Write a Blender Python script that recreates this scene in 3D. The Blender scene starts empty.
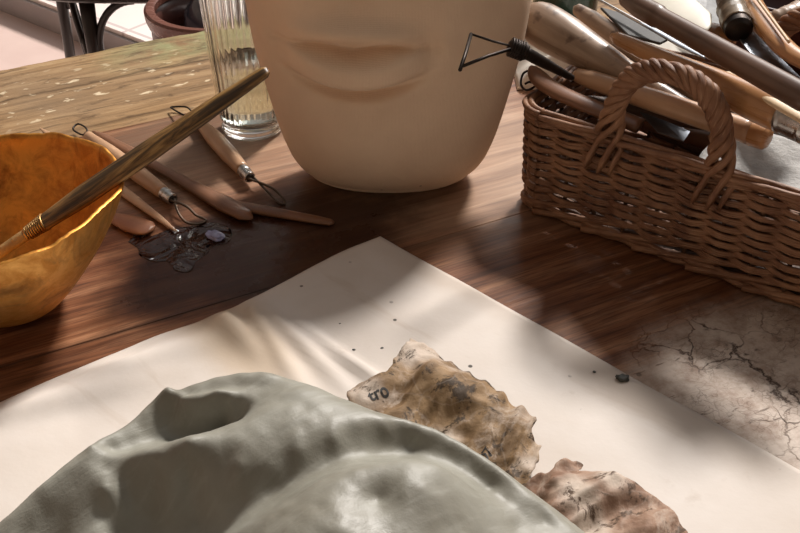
import bpy, bmesh, math, random
import numpy as np
from mathutils import Vector, Matrix, noise as mn
random.seed(7)
PI = math.pi
C = bpy.context.scene.collection
V = Vector

# ------------------------------------------------------------------ camera geometry
FPX, PITCH, CH = 1094.0, math.radians(35), 0.55
cp, sp = math.cos(PITCH), math.sin(PITCH)
def ray(px, py):
    x = (px-400)/FPX; y = (py-266.5)/FPX
    return V((x, cp-y*sp, -sp-y*cp))
def G(px, py, z=0.0):                      # point at height z above the table top
    d = ray(px, py); t = (z-CH)/d.z
    return V((d.x*t, d.y*t, z))
def at_y(px, py, Y):
    d = ray(px, py); t = Y/d.y
    return V((d.x*t, Y, CH+d.z*t))

# ------------------------------------------------------------------ object helpers
def finish(name, me, mat, parent=None, smooth=True, loc=None):
    o = bpy.data.objects.new(name, me)
    C.objects.link(o)
    if parent is not None:
        o.parent = parent
    if mat: me.materials.append(mat)
    if smooth:
        for p in me.polygons: p.use_smooth = True
    return o
def rootloc(p):
    L = V((0,0,0))
    while p is not None:
        L = L + p.location; p = p.parent
    return L
def obj(name, bm, mat, parent=None, smooth=True, origin=None):
    """bm in world coordinates; parent chain unrotated"""
    bmesh.ops.recalc_face_normals(bm, faces=bm.faces)
    if parent is not None: off = rootloc(parent)
    else: off = V(origin) if origin is not None else V((0,0,0))
    for v in bm.verts: v.co = v.co - off
    me = bpy.data.meshes.new(name); bm.to_mesh(me); bm.free()
    o = finish(name, me, mat, parent, smooth)
    if parent is None: o.location = off
    return o
def tag(o, label, cat=None, group=None, kind=None):
    if label: o['label'] = label
    if cat: o['category'] = cat
    if group: o['group'] = group
    if kind: o['kind'] = kind
    return o
def thing(name, label, cat, loc, group=None):
    o = bpy.data.objects.new(name, None); C.objects.link(o); o.location = loc
    o.empty_display_size = .02
    return tag(o, label, cat, group)
def sharp(o, deg=35):
    o.data.set_sharp_from_angle(angle=math.radians(deg))

def tube(bm, pts, rad, seg=10, flat=1.0, up=V((0,0,1)), caps=True, twist=0.0):
    pts = [V(p) for p in pts]; n = len(pts)
    if not hasattr(rad, '__len__'): rad = [rad]*n
    if not hasattr(flat, '__len__'): flat = [flat]*n
    rings = []; prev = None
    for i, p in enumerate(pts):
        t = (pts[min(i+1,n-1)]-pts[max(i-1,0)])
        if t.length < 1e-9: t = V((0,0,1))
        t.normalize()
        if prev is None:
            u = up - t*up.dot(t)
            if u.length < 1e-3: u = V((1,0,0)) - t*t.x
        else:
            u = prev - t*prev.dot(t)
        u.normalize(); prev = u
        w = t.cross(u)
        ring = []
        for k in range(seg):
            a = 2*PI*k/seg + twist*i
            ring.append(bm.verts.new(p + w*(math.cos(a)*rad[i]) + u*(math.sin(a)*rad[i]*flat[i])))
        rings.append(ring)
    new_f = []
    for i in range(n-1):
        for k in range(seg):
            new_f.append(bm.faces.new((rings[i][k], rings[i][(k+1)%seg], rings[i+1][(k+1)%seg], rings[i+1][k])))
    if caps:
        bm.faces.new(rings[0][::-1]); bm.faces.new(rings[-1])
    uvl = bm.loops.layers.uv.verify(); cum = [0.0]; seed = pts[0].x*3.1+pts[0].y*1.7
    for i in range(1, n): cum.append(cum[-1]+(pts[i]-pts[i-1]).length)
    rm = max(rad)
    where = {}
    for i, ring in enumerate(rings):
        for k, v in enumerate(ring): where[v] = (i, k)
    for f in new_f:
        ks = [where[l.vert][1] for l in f.loops]
        for l in f.loops:
            i, k = where[l.vert]
            if max(ks)-min(ks) > seg/2 and k < seg/2: k += seg
            l[uvl].uv = (cum[i]+seed, 2*PI*rm*k/seg)
    return bm
def shaft(bm, p0, p1, prof, seg=20, flat=1.0, up=V((0,0,1)), n=28, bend=0.0, wob=0.0):
    """prof: list of (t, r) ; smooth interpolation along p0-p1"""
    p0, p1 = V(p0), V(p1); L = (p1-p0).length
    ts = [t for t,_ in prof]; rs = [r for _,r in prof]
    tt = sorted(set([i/n for i in range(n+1)] + ts))
    pts = []; rr = []
    for t in tt:
        pts.append(p0.lerp(p1, t) + V((0,0,1))*bend*math.sin(PI*t)
                   + (V((mn.noise(V((t*4,1,L*70))), mn.noise(V((t*4,7,L*50))), 0))*wob if wob else V((0,0,0))))
        rr.append(max(1e-5, float(np.interp(t, ts, rs))))
    return tube(bm, pts, rr, seg, flat, up)
def rnd_end(r, L, k=6, first=True, blunt=1.0):
    """profile entries giving a rounded end"""
    out = []
    for i in range(k+1):
        a = PI/2*i/k
        out.append(((1-math.cos(a))*r*blunt/L, math.sin(a)*r))
    return out if first else [(1-t, q) for t, q in out[::-1]]
def lathe(bm, prof, seg=64, center=V((0,0,0)), rfun=None):
    rings = []
    for j, (r, z) in enumerate(prof):
        if r < 1e-6:
            rings.append([bm.verts.new(center+V((0,0,z)))]); continue
        ring = []
        for k in range(seg):
            a = 2*PI*k/seg
            rr = r if rfun is None else rfun(r, z, a, j)
            ring.append(bm.verts.new(center+V((rr*math.cos(a), rr*math.sin(a), z))))
        rings.append(ring)
    for i in range(len(rings)-1):
        A, B = rings[i], rings[i+1]
        if len(A)==1 and len(B)==1: continue
        for k in range(seg):
            if len(A)==1: bm.faces.new((A[0], B[(k+1)%seg], B[k]))
            elif len(B)==1: bm.faces.new((A[k], A[(k+1)%seg], B[0]))
            else: bm.faces.new((A[k], A[(k+1)%seg], B[(k+1)%seg], B[k]))
    return bm
def box(bm, c, s, rot=None):
    r = bmesh.ops.create_cube(bm, size=1.0)
    M = Matrix.Translation(V(c)) @ (rot.to_4x4() if rot else Matrix.Identity(4)) @ Matrix.Diagonal((*s,1))
    bmesh.ops.transform(bm, matrix=M, verts=r['verts'])
    return r['verts']
def catmull(pts, m=8):
    P = [V(p) for p in pts]; out = []
    for i in range(len(P)-1):
        a, b, c, d = P[max(i-1,0)], P[i], P[i+1], P[min(i+2,len(P)-1)]
        for k in range(m):
            t = k/m
            out.append(0.5*((2*b)+(c-a)*t+(2*a-5*b+4*c-d)*t*t+(3*b-3*c+d-a)*t**3))
    out.append(P[-1]); return out

# ------------------------------------------------------------------ materials
class M:
    def __init__(s, name, color=(.5,.5,.5), rough=.5, metal=0, spec=.5):
        s.m = bpy.data.materials.new(name); s.m.use_nodes = True
        s.nt = s.m.node_tree; s.b = s.nt.nodes['Principled BSDF']
        s.b.inputs['Base Color'].default_value = (*color,1)
        s.b.inputs['Roughness'].default_value = rough
        s.b.inputs['Metallic'].default_value = metal
        s.b.inputs['Specular IOR Level'].default_value = spec
        tc = s.nt.nodes.new('ShaderNodeTexCoord'); s.co = tc.outputs['Object']; s.uv = tc.outputs['UV']; s.gen = tc.outputs['Generated']
    def put(s, sock, val):
        if val is None: return
        if isinstance(val, bpy.types.NodeSocket): s.nt.links.new(val, sock)
        elif isinstance(val, (tuple, list)) and len(val)==3 and sock.type=='RGBA': sock.default_value = (*val,1)
        else: sock.default_value = val
    def map(s, co=None, scale=(1,1,1), rot=(0,0,0), loc=(0,0,0)):
        n = s.nt.nodes.new('ShaderNodeMapping'); s.nt.links.new(co or s.co, n.inputs[0])
        n.inputs['Scale'].default_value = scale; n.inputs['Rotation'].default_value = rot; n.inputs['Location'].default_value = loc
        return n.outputs[0]
    def noise(s, scale=5, detail=4, rough=.5, co=None, dist=0, col=False):
        n = s.nt.nodes.new('ShaderNodeTexNoise'); s.nt.links.new(co or s.co, n.inputs['Vector'])
        n.inputs['Scale'].default_value = scale; n.inputs['Detail'].default_value = detail
        n.inputs['Roughness'].default_value = rough; n.inputs['Distortion'].default_value = dist
        return n.outputs['Color' if col else 'Fac']
    def vor(s, scale=5, co=None, feature='F1', rnd=1):
        n = s.nt.nodes.new('ShaderNodeTexVoronoi'); n.feature = feature
        s.nt.links.new(co or s.co, n.inputs['Vector']); n.inputs['Scale'].default_value = scale
        n.inputs['Randomness'].default_value = rnd
        return n.outputs['Distance']
    def wave(s, scale=5, co=None, dist=0, detail=2, dscale=1, dirn='X', typ='BANDS'):
        n = s.nt.nodes.new('ShaderNodeTexWave'); n.wave_type = typ
        if typ=='BANDS': n.bands_direction = dirn
        s.nt.links.new(co or s.co, n.inputs['Vector']); n.inputs['Scale'].default_value = scale
        n.inputs['Distortion'].default_value = dist; n.inputs['Detail'].default_value = detail; n.inputs['Detail Scale'].default_value = dscale
        return n.outputs['Fac']
    def ramp(s, fac, stops, interp='LINEAR'):
        n = s.nt.nodes.new('ShaderNodeValToRGB'); s.nt.links.new(fac, n.inputs[0]); cr = n.color_ramp; cr.interpolation = interp
        while len(cr.elements) < len(stops): cr.elements.new(.5)
        for e, (p, c) in zip(cr.elements, stops):
            e.position = p; e.color = (*c,1) if not isinstance(c, (int,float)) else (c,c,c,1)
        return n.outputs['Color']
    def mix(s, fac, a, b, mode='MIX'):
        n = s.nt.nodes.new('ShaderNodeMix'); n.data_type = 'RGBA'; n.blend_type = mode
        s.put(n.inputs[0], fac); s.put(n.inputs[6], a); s.put(n.inputs[7], b)
        return n.outputs[2]
    def math(s, op, a, b=None, c=None, clamp=False):
        n = s.nt.nodes.new('ShaderNodeMath'); n.operation = op; n.use_clamp = clamp
        s.put(n.inputs[0], a); s.put(n.inputs[1], b); s.put(n.inputs[2], c)
        return n.outputs[0]
    def xyz(s, co=None):
        n = s.nt.nodes.new('ShaderNodeSeparateXYZ'); s.nt.links.new(co or s.co, n.inputs[0]); return n.outputs
    def bump(s, h, strength=.3, dist=.001, prev=None):
        n = s.nt.nodes.new('ShaderNodeBump'); s.nt.links.new(h, n.inputs['Height'])
        n.inputs['Strength'].default_value = strength; n.inputs['Distance'].default_value = dist
        if prev: s.nt.links.new(prev, n.inputs['Normal'])
        s.nt.links.new(n.outputs[0], s.b.inputs['Normal']); return n.outputs[0]
    def color(s, c): s.put(s.b.inputs['Base Color'], c); return s
    def rough(s, c): s.put(s.b.inputs['Roughness'], c); return s
    def blob(s, c, r, sx=1, sy=1, rot=0, soft=.5, nz=.0, nscale=8):
        """soft-edged patch at c (object space), radius r"""
        co = s.map(loc=(-c[0], -c[1], 0)); co = s.map(co, rot=(0,0,-rot)); co = s.map(co, scale=(1/(r*sx), 1/(r*sy), 0))
        n = s.nt.nodes.new('ShaderNodeVectorMath'); n.operation = 'LENGTH'; s.nt.links.new(co, n.inputs[0])
        d = n.outputs['Value']
        if nz:
            d = s.math('ADD', d, s.math('MULTIPLY', s.math('SUBTRACT', s.noise(nscale, 5, .6), .5), nz))
        mr = s.nt.nodes.new('ShaderNodeMapRange'); s.nt.links.new(d, mr.inputs[0])
        mr.inputs[1].default_value = 1+soft/2; mr.inputs[2].default_value = 1-soft/2
        mr.inputs[3].default_value = 0; mr.inputs[4].default_value = 1; mr.interpolation_type = 'SMOOTHSTEP'
        return mr.outputs[0]

def wood(name, c1, c2, rough=.45, axis=(1,0,0), scale=1.0, bump=.25, spots=None, uv=True):
    m = M(name, c1, rough)
    sc = [60*scale]*3
    i = max(range(3), key=lambda k: abs(axis[k])); sc[i] = 6*scale
    co = m.map(m.uv, scale=(7*scale, 60*scale, 0)) if uv else m.map(scale=tuple(sc))
    n1 = m.noise(1.6, 5, .6, co, .4)
    n2 = m.noise(25*scale, 3, .5)
    col = m.mix(m.ramp(n1, [(.3,0.),(.72,1.)]), c1, c2)
    col = m.mix(m.math('MULTIPLY', m.ramp(n2, [(.45,0.),(.75,1.)]), .35), col, tuple(x*.55 for x in c1))
    if spots:
        col = m.mix(m.ramp(m.noise(40,3,.6), [(.58,0.),(.66,1.)]), col, spots)
    m.color(col); m.rough(m.ramp(n1, [(0,rough*.65),(1,min(1,rough*1.1))]))
    m.bump(n1, bump, .0004)
    return m.m
def metal(name, c, rough=.3):
    m = M(name, c, rough, 1)
    m.rough(m.ramp(m.noise(60,4,.6), [(.3,rough*.7),(.7,min(1,rough*1.6))]))
    m.color(m.mix(m.ramp(m.noise(35,4,.6), [(.4,0.),(.7,1.)]), c, tuple(x*.5 for x in c)))
    return m.m

# ---- table wood (object space: x = along the boards, y = -distance from the far edge)
CRACKS = [(.407,-.797,.402,-.868),(.414,-.86,.40,-.905)]
def table_mat():
    m = M('worn_table_wood', (.2,.1,.06), .4)
    u = m.co
    long_ = m.map(scale=(3.0, 42, 20))
    g1 = m.noise(1.5, 6, .62, long_, .5)
    g2 = m.noise(1.0, 5, .6, m.map(scale=(9, 170, 60)), .3)
    big = m.noise(4.5, 4, .55)
    x, y, z = m.xyz()
    # warm varnished boards
    warm = m.ramp(g1, [(.25,(.10,.034,.015)),(.5,(.24,.098,.046)),(.75,(.46,.24,.13))])
    g3 = m.noise(1.0, 4, .65, m.map(scale=(22, 480, 60)), .2)
    warm = m.mix(m.math('MULTIPLY', m.ramp(g3, [(.50,0.),(.60,1.)]), .55), warm, (.075,.026,.013))
    warm = m.mix(m.math('MULTIPLY', m.ramp(g2, [(.47,0.),(.64,1.)]), .6), warm, (.060,.021,.011))
    v = m.math('MULTIPLY', y, -1)
    tone = m.ramp(v, [(0,1.0),(.21,1.0),(.553,.86),(1,.86)], 'CONSTANT')
    warm = m.mix(1.0, warm, tone, 'MULTIPLY')
    # pale wood with lit brightness painted in, right of the mask and by the glass
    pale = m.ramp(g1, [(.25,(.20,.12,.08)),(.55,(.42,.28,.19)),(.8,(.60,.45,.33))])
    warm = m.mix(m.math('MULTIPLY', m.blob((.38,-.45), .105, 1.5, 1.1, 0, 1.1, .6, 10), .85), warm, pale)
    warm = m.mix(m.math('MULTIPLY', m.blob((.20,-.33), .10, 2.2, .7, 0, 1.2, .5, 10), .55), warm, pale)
    # dark wet-looking varnish stain
    stain = m.blob((.14,-.49), .10, 1.5, .75, .1, .5, .9, 14)
    warm = m.mix(m.math('MULTIPLY', stain, .85), warm, (.030,.011,.007))
    seam = m.math('MULTIPLY', m.ramp(m.math('ABSOLUTE', m.math('SUBTRACT', v, .553)), [(.0,1.),(.0022,0.)]), m.ramp(x, [(.15,1.),(.3,0.)]))
    warm = m.mix(m.math('MULTIPLY', seam, .8), warm, (.03,.014,.009))
    # weathered back board
    w0 = m.ramp(g1, [(.3,(.12,.066,.028)),(.5,(.30,.180,.086)),(.72,(.48,.325,.175))])
    w0 = m.mix(m.math('MULTIPLY', m.ramp(big, [(.45,0.),(.65,1.)]), .5), w0, (.24,.17,.11))
    crk = m.ramp(m.math('ABSOLUTE', m.math('SUBTRACT', m.math('ADD', v, m.math('MULTIPLY', m.math('SUBTRACT', m.noise(9,4,.6), .5), .035)), .085)), [(.0,1.),(.0035,0.)])
    w0 = m.mix(m.math('MULTIPLY', crk, .7), w0, (.06,.035,.018))
    fl = m.ramp(m.noise(1.0, 3, .5, m.map(scale=(48,90,30)), .3), [(.62,0.),(.68,1.)])
    fl = m.math('MULTIPLY', fl, m.ramp(v, [(.0,.0),(.035,.35),(.07,1.),(.14,1.),(.17,0.)]))
    w0 = m.mix(m.math('MULTIPLY', fl, .85), w0, (.70,.58,.40))
    gr = m.math('MULTIPLY', m.ramp(v, [(0,1.),(.05,.8),(.09,0.)]), m.ramp(x, [(.08,0.),(.2,1.)]))
    gr = m.math('MULTIPLY', gr, m.ramp(m.noise(22,4,.7), [(.35,0.),(.6,1.)]))
    w0 = m.mix(m.math('MULTIPLY', gr, .7), w0, (.30,.34,.17))
    dk = m.ramp(m.noise(1.0,5,.7, m.map(scale=(16,80,30)), .8), [(.54,0.),(.64,1.)])
    w0 = m.mix(m.math('MULTIPLY', dk, .65), w0, (.07,.04,.022))
    isb = m.ramp(v, [(.2095,1.),(.2105,0.)], 'LINEAR')
    col = m.mix(isb, warm, w0)
    gy = m.blob((.17,-.26), .11, 1.3, .55, 0, .5, .4, 12)
    gy = m.math('MULTIPLY', gy, m.math('SUBTRACT', 1, isb))
    col = m.mix(m.math('MULTIPLY', gy, .6), col, m.ramp(g2, [(.3,(.12,.075,.05)),(.7,(.21,.14,.095))]))
    # cracked paint at the right front
    cr = m.blob((.430,-.880), .125, 1.15, 1.0, 0, .5, .6, 12)
    wco = m.map(scale=(1,1.25,1)); dn = m.noise(30,4,.6,None,0,True)
    wm = m.mix(.035, wco, dn)
    e1 = m.vor(24, wm, 'DISTANCE_TO_EDGE'); e2 = m.vor(110, wm, 'DISTANCE_TO_EDGE')
    ck1 = m.ramp(e1, [(.0,1.),(.025,0.)]); ck2 = m.ramp(e2, [(.0,1.),(.05,0.)])
    ck2 = m.math('MULTIPLY', ck2, m.ramp(m.noise(18,3,.6), [(.42,0.),(.6,1.)]))
    ck1 = m.math('MULTIPLY', ck1, m.ramp(m.noise(9,3,.6), [(.42,0.),(.55,1.)]))
    ck = m.math('MAXIMUM', ck1, m.math('MULTIPLY', ck2, .45))
    pp = m.mix(m.ramp(m.noise(45,5,.7), [(.4,0.),(.65,1.)]), (.58,.49,.42), (.34,.25,.195))
    def crackline(x0, y0, x1, y1):
        L_ = math.hypot(x1-x0, y1-y0); nx_, ny_ = -(y1-y0)/L_, (x1-x0)/L_
        dd = m.math('ADD', m.math('MULTIPLY', x, nx_), m.math('MULTIPLY', y, ny_)); dd = m.math('SUBTRACT', dd, x0*nx_+y0*ny_)
        dd = m.math('ADD', dd, m.math('MULTIPLY', m.math('SUBTRACT', m.noise(38,5,.7), .5), .05))
        return m.math('MULTIPLY', m.ramp(m.math('ABSOLUTE', dd), [(.0006,1.),(.0024,0.)]), m.blob(((x0+x1)/2, (y0+y1)/2), L_*.55, 1, 1, 0, .3))
    for ln in CRACKS: ck = m.math('MAXIMUM', ck, crackline(*ln))
    fine = m.ramp(m.noise(1, 5, .7, m.map(scale=(35,150,1)), .5), [(.60,0.),(.66,1.)])
    ck = m.math('MAXIMUM', ck, m.math('MULTIPLY', fine, .6))
    pp = m.mix(ck, pp, (.05,.028,.02))
    col = m.mix(cr, col, pp)
    # little paint specks all over
    sp_ = m.ramp(m.vor(34), [(.06,1.),(.085,0.)])
    sp_ = m.math('MULTIPLY', sp_, m.ramp(m.noise(13,2,.5), [(.58,0.),(.62,1.)]))
    col = m.mix(m.math('MULTIPLY', sp_, .5), col, (.03,.02,.015))
    m.color(col)
    ro = m.ramp(m.noise(14,5,.65), [(.3,.30),(.7,.52)])
    ro = m.mix(m.math('MULTIPLY', stain, .9), ro, (.26,.26,.26))
    ro = m.mix(isb, ro, (.62,.62,.62)); ro = m.mix(cr, ro, (.6,.6,.6))
    m.rough(ro); m.put(m.b.inputs['Specular IOR Level'], m.mix(isb, (.20,.20,.20), (.12,.12,.12)))
    h = m.math('ADD', g1, m.math('MULTIPLY', g2, .4))
    h = m.math('SUBTRACT', h, m.math('MULTIPLY', m.math('MULTIPLY', cr, ck), 2.2))
    h = m.math('ADD', h, m.math('MULTIPLY', m.math('MULTIPLY', isb, m.noise(60,5,.7)), 1.6))
    m.bump(h, .5, .0012)
    return m.m

def simple(name, c1, c2, scale=20, rough=.7, bump=.2, bd=.0006, spec=.5, detail=5):
    m = M(name, c1, rough, 0, spec); n = m.noise(scale, detail, .6)
    m.color(m.mix(m.ramp(n, [(.35,0.),(.68,1.)]), c1, c2)); m.bump(m.noise(scale*4, 5, .6), bump, bd)
    return m.m

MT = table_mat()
def plaster_mat():
    m = M('tan_plaster', (.6,.45,.3), .75, 0, .3)
    n = m.noise(9, 5, .6); col = m.mix(m.ramp(n, [(.35,0.),(.7,1.)]), (.80,.605,.44), (.70,.515,.365))
    sp_ = m.math('MULTIPLY', m.ramp(m.vor(30), [(.035,1.),(.05,0.)]), m.ramp(m.noise(7,2), [(.56,0.),(.6,1.)]))
    col = m.mix(m.math('MULTIPLY', sp_, .7), col, (.12,.07,.04)); m.color(col)
    w = m.math('ADD', m.wave(260, None, 1.5, 2, 2, 'X'), m.wave(260, None, 1.5, 2, 2, 'Z'))
    b = m.bump(w, .2, .0005); m.bump(m.noise(160,4,.6), .5, .0007, b)
    return m.m
M_PLAST = plaster_mat()
def gold(name, c1, c2, c3, rough, bump):
    m = M(name, c1, rough, .85)
    n = m.noise(48, 6, .7, None, .5); n2 = m.noise(1, 5, .6, m.map(scale=(30,30,9)), 1)
    col = m.mix(m.ramp(n, [(.35,0.),(.6,1.)]), c1, c2)
    col = m.mix(m.math('MULTIPLY', m.ramp(n2, [(.55,0.),(.72,1.)]), .8), col, c3)
    m.color(col); m.rough(m.ramp(n, [(.3,rough*.7),(.7,rough*1.4)]))
    b = m.bump(m.vor(42, None, 'SMOOTH_F1'), bump, .002); m.bump(m.noise(120,4,.7), .4, .0005, b)
    return m.m
M_GOLD_IN = gold('burnished_copper_gold_leaf', (.44,.155,.028), (.74,.34,.065), (.12,.035,.010), .42, .8)
M_GOLD_OUT = gold('rough_gold_leaf', (.88,.50,.15), (.70,.34,.08), (.28,.12,.035), .55, .5)
def clay_mat():
    m = M('grey_green_modelling_clay', (.2,.2,.16), .55, 0, .45)
    n = m.noise(7, 5, .6, None, .6)
    st = m.noise(1, 5, .65, m.map(m.map(rot=(0,0,-.6)), scale=(16,130,40)), .6)
    col = m.mix(m.ramp(n, [(.35,0.),(.65,1.)]), (.200,.186,.148), (.300,.292,.248))
    col = m.mix(m.math('MULTIPLY', m.ramp(st, [(.52,0.),(.75,1.)]), .30), col, (.40,.40,.35))
    m.color(col); m.rough(m.ramp(n, [(.3,.42),(.7,.62)]))
    ms = m.ramp(m.noise(5,3,.5), [(.42,.15),(.6,1.)])
    b = m.bump(m.math('MULTIPLY', st, ms), .6, .0012); m.bump(m.noise(90,6,.7), .5, .0010, b)
    return m.m
M_CLAY = clay_mat()
def cloth_mat():
    m = M('canvas_sheet', (.7,.6,.5), .8, 0, .3)
    n = m.noise(5, 5, .6, None, .5)
    col = m.mix(m.ramp(n, [(.38,0.),(.72,1.)]), (.68,.62,.57), (.57,.495,.43))
    smear = m.ramp(m.noise(1,5,.6, m.map(m.map(rot=(0,0,.75)), scale=(5,22,1)), .4), [(.60,0.),(.75,1.)])
    col = m.mix(m.math('MULTIPLY', smear, .5), col, (.45,.35,.27))
    edge = m.ramp(m.noise(14,5,.7), [(.62,0.),(.72,1.)])
    col = m.mix(m.math('MULTIPLY', edge, .3), col, (.36,.27,.2))
    st_ = G(238,338); col = m.mix(m.math('MULTIPLY', m.blob((st_.x, st_.y), .045, 1.8, .7, -.9, 1.3, .7, 18), .6), col, (.50,.36,.22))
    st_ = G(640,395); col = m.mix(m.math('MULTIPLY', m.blob((st_.x, st_.y), .05, 2.0, .4, -.78, 1.2, .9, 25), .45), col, (.36,.28,.22))
    st_ = G(450,280); col = m.mix(m.math('MULTIPLY', m.blob((st_.x, st_.y), .04, 2.0, .4, -.78, 1.2, .9, 25), .4), col, (.40,.31,.24))
    sp_ = m.math('MULTIPLY', m.ramp(m.vor(55), [(.08,1.),(.11,0.)]), m.ramp(m.noise(9,2), [(.57,0.),(.6,1.)]))
    col = m.mix(sp_, col, (.10,.09,.08))
    m.color(col)
    b = m.bump(m.noise(14,5,.6), .35, .002); m.bump(m.noise(300,3,.6), .2, .0004, b)
    return m.m
M_CLOTH = cloth_mat()
def news_mat(name, a, b_, c, blobc):
    m = M(name, a, .7, 0, .3)
    n = m.noise(17, 5, .7, None, 1.2)
    col = m.mix(m.ramp(n, [(.42,0.),(.56,1.)]), a, b_)
    pat = m.math('MULTIPLY', m.ramp(m.noise(24,6,.7,None,.8), [(.53,0.),(.62,1.)]), .5)
    for bc, br in blobc:
        pat = m.math('MAXIMUM', pat, m.blob(bc, br, 1, 1, 0, 1.2, 1.3, 40))
    col = m.mix(pat, col, (.50,.41,.335))
    col = m.mix(m.ramp(m.noise(38,6,.75,m.map(loc=(3,1,0)),.5), [(.54,0.),(.60,1.)]), col, c)
    cre = m.ramp(m.vor(26, m.mix(.03, m.co, m.noise(30,3,.5,None,0,True)), 'DISTANCE_TO_EDGE'), [(.0,1.),(.03,0.)])
    col = m.mix(m.math('MULTIPLY', cre, .14), col, (.58,.50,.43))
    m.color(col); m.bump(m.noise(60,6,.7), .7, .002)
    return m.m
M_CLAYDUST = None
WICK = None
def wicker_mat(name, c1, c2, c3):
    m = M(name, c1, .55, 0, .4)
    n = m.noise(1, 4, .6, m.map(m.uv, scale=(60,900,0))); n2 = m.noise(30, 3, .6)
    col = m.mix(m.ramp(n2, [(.35,0.),(.65,1.)]), c1, c2)
    col = m.mix(m.math('MULTIPLY', m.ramp(n, [(.55,0.),(.7,1.)]), .6), col, c3)
    m.color(col); m.bump(n, .6, .0008); return m.m
M_WICK = wicker_mat('brown_wicker', (.15,.062,.031), (.33,.170,.092), (.54,.35,.22))
M_WICKD = wicker_mat('dark_wicker_stake', (.07,.034,.02), (.13,.07,.04), (.2,.12,.08))
W_TAN = wood('tan_beech', (.40,.225,.125), (.58,.36,.22), .35)
W_ORANGE = wood('orange_beech', (.36,.165,.065), (.56,.30,.14), .32)
W_GREY = wood('worn_grey_wood', (.24,.155,.10), (.44,.32,.235), .40, scale=.8, spots=(.13,.08,.055))
W_BROWN = wood('brown_boxwood', (.15,.066,.034), (.26,.125,.068), .4)
W_RED = wood('reddish_wood', (.27,.105,.05), (.36,.16,.08), .4)
W_DARK = wood('dark_walnut', (.085,.045,.03), (.17,.095,.06), .4)
W_PALE = wood('pale_wood', (.66,.47,.28), (.78,.62,.42), .45)
W_CHAIR = wood('dark_bentwood', (.010,.006,.005), (.022,.012,.009), .4)
W_TUB = wood('red_brown_staves', (.07,.024,.018), (.12,.045,.034), .35, uv=False)
def brush_mat():
    m = M('flaked_painted_handle', (.2,.1,.03), .4)
    st = m.noise(1, 5, .7, m.map(m.uv, scale=(13,110,0)), .8)
    col = m.ramp(st, [(.34,(.025,.014,.006)),(.47,(.075,.040,.014)),(.57,(.22,.115,.035)),(.68,(.42,.25,.09))])
    m.color(col); m.bump(st, .5, .0008); return m.m
M_BRUSH = brush_mat()
S_STEEL = metal('steel', (.62,.60,.58), .25)
S_LOOP = metal('tarnished_wire', (.14,.105,.08), .45)
S_DARK = metal('blackened_wire', (.05,.04,.035), .45)
S_BLUE = metal('grey_steel_blade', (.40,.43,.48), .38)
S_BRASS = metal('worn_bronze_wire', (.42,.25,.10), .4)

# ------------------------------------------------------------------ room: floor, raised floor
def floor_mat(name, c1, c2, c3):
    m = M(name, c1, .55)
    n = m.noise(1.6, 4, .6)
    col = m.mix(m.ramp(n, [(.35,0.),(.65,1.)]), c1, c2)
    br = m.nt.nodes.new('ShaderNodeTexBrick'); m.nt.links.new(m.map(rot=(0,0,.67)), br.inputs['Vector'])
    br.inputs['Scale'].default_value = 1.0; br.inputs['Brick Width'].default_value = .6; br.inputs['Row Height'].default_value = .6
    br.inputs['Mortar Size'].default_value = .006; br.offset = 0
    col = m.mix(br.outputs['Fac'], col, c3)
    m.color(col); m.bump(m.noise(30,4,.6), .15, .001); return m.m
bm = bmesh.new(); box(bm, (0,2.0,-.775), (9,10,.05))
o = obj('floor', bm, floor_mat('pale_pink_tiles', (.74,.58,.52), (.62,.46,.41), (.48,.38,.36)), smooth=False); tag(o, 'pale pinkish tiled studio floor', kind='structure')
a = V((-1.251,3.266,0)); dv = V((.78,-.626,0)).normalized(); nv = V((-dv.y, dv.x, 0))
bm = bmesh.new()
rot = Matrix((dv, nv, V((0,0,1)))).transposed()
cc = a + nv*1.5
box(bm, (cc.x, cc.y, -.75+.040), (7, 3.0, .080), rot)
bmesh.ops.delete(bm, geom=[v for v in bm.verts if False], context='VERTS')
o = obj('floor_raised', bm, floor_mat('bright_raised_floor', (.84,.76,.72), (.80,.70,.66), (.6,.5,.48)), smooth=False); tag(o, 'bright raised floor level behind the chair', kind='structure')
bm = bmesh.new(); cc = a - nv*.006
box(bm, (cc.x, cc.y, -.75+.034), (7, .012, .068), rot)
o = obj('trim_1', bm, simple('grey_skirting', (.30,.27,.27), (.37,.33,.32), 5, .6), smooth=False); tag(o, 'grey riser strip along the raised floor', kind='structure')

MW = simple('warm_wall_plaster', (.42,.33,.27), (.36,.28,.23), 3, .85)
for nm, c_, s_ in (('wall_back', (0,6.9,.85), (9,.1,3.2)), ('wall_left', (-4.45,1.95,.85), (.1,9.8,3.2)), ('wall_right', (4.45,1.95,.85), (.1,9.8,3.2))):
    bm = bmesh.new(); box(bm, c_, s_); o = obj(nm, bm, MW, smooth=False); tag(o, 'warm plastered studio wall', kind='structure')

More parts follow.
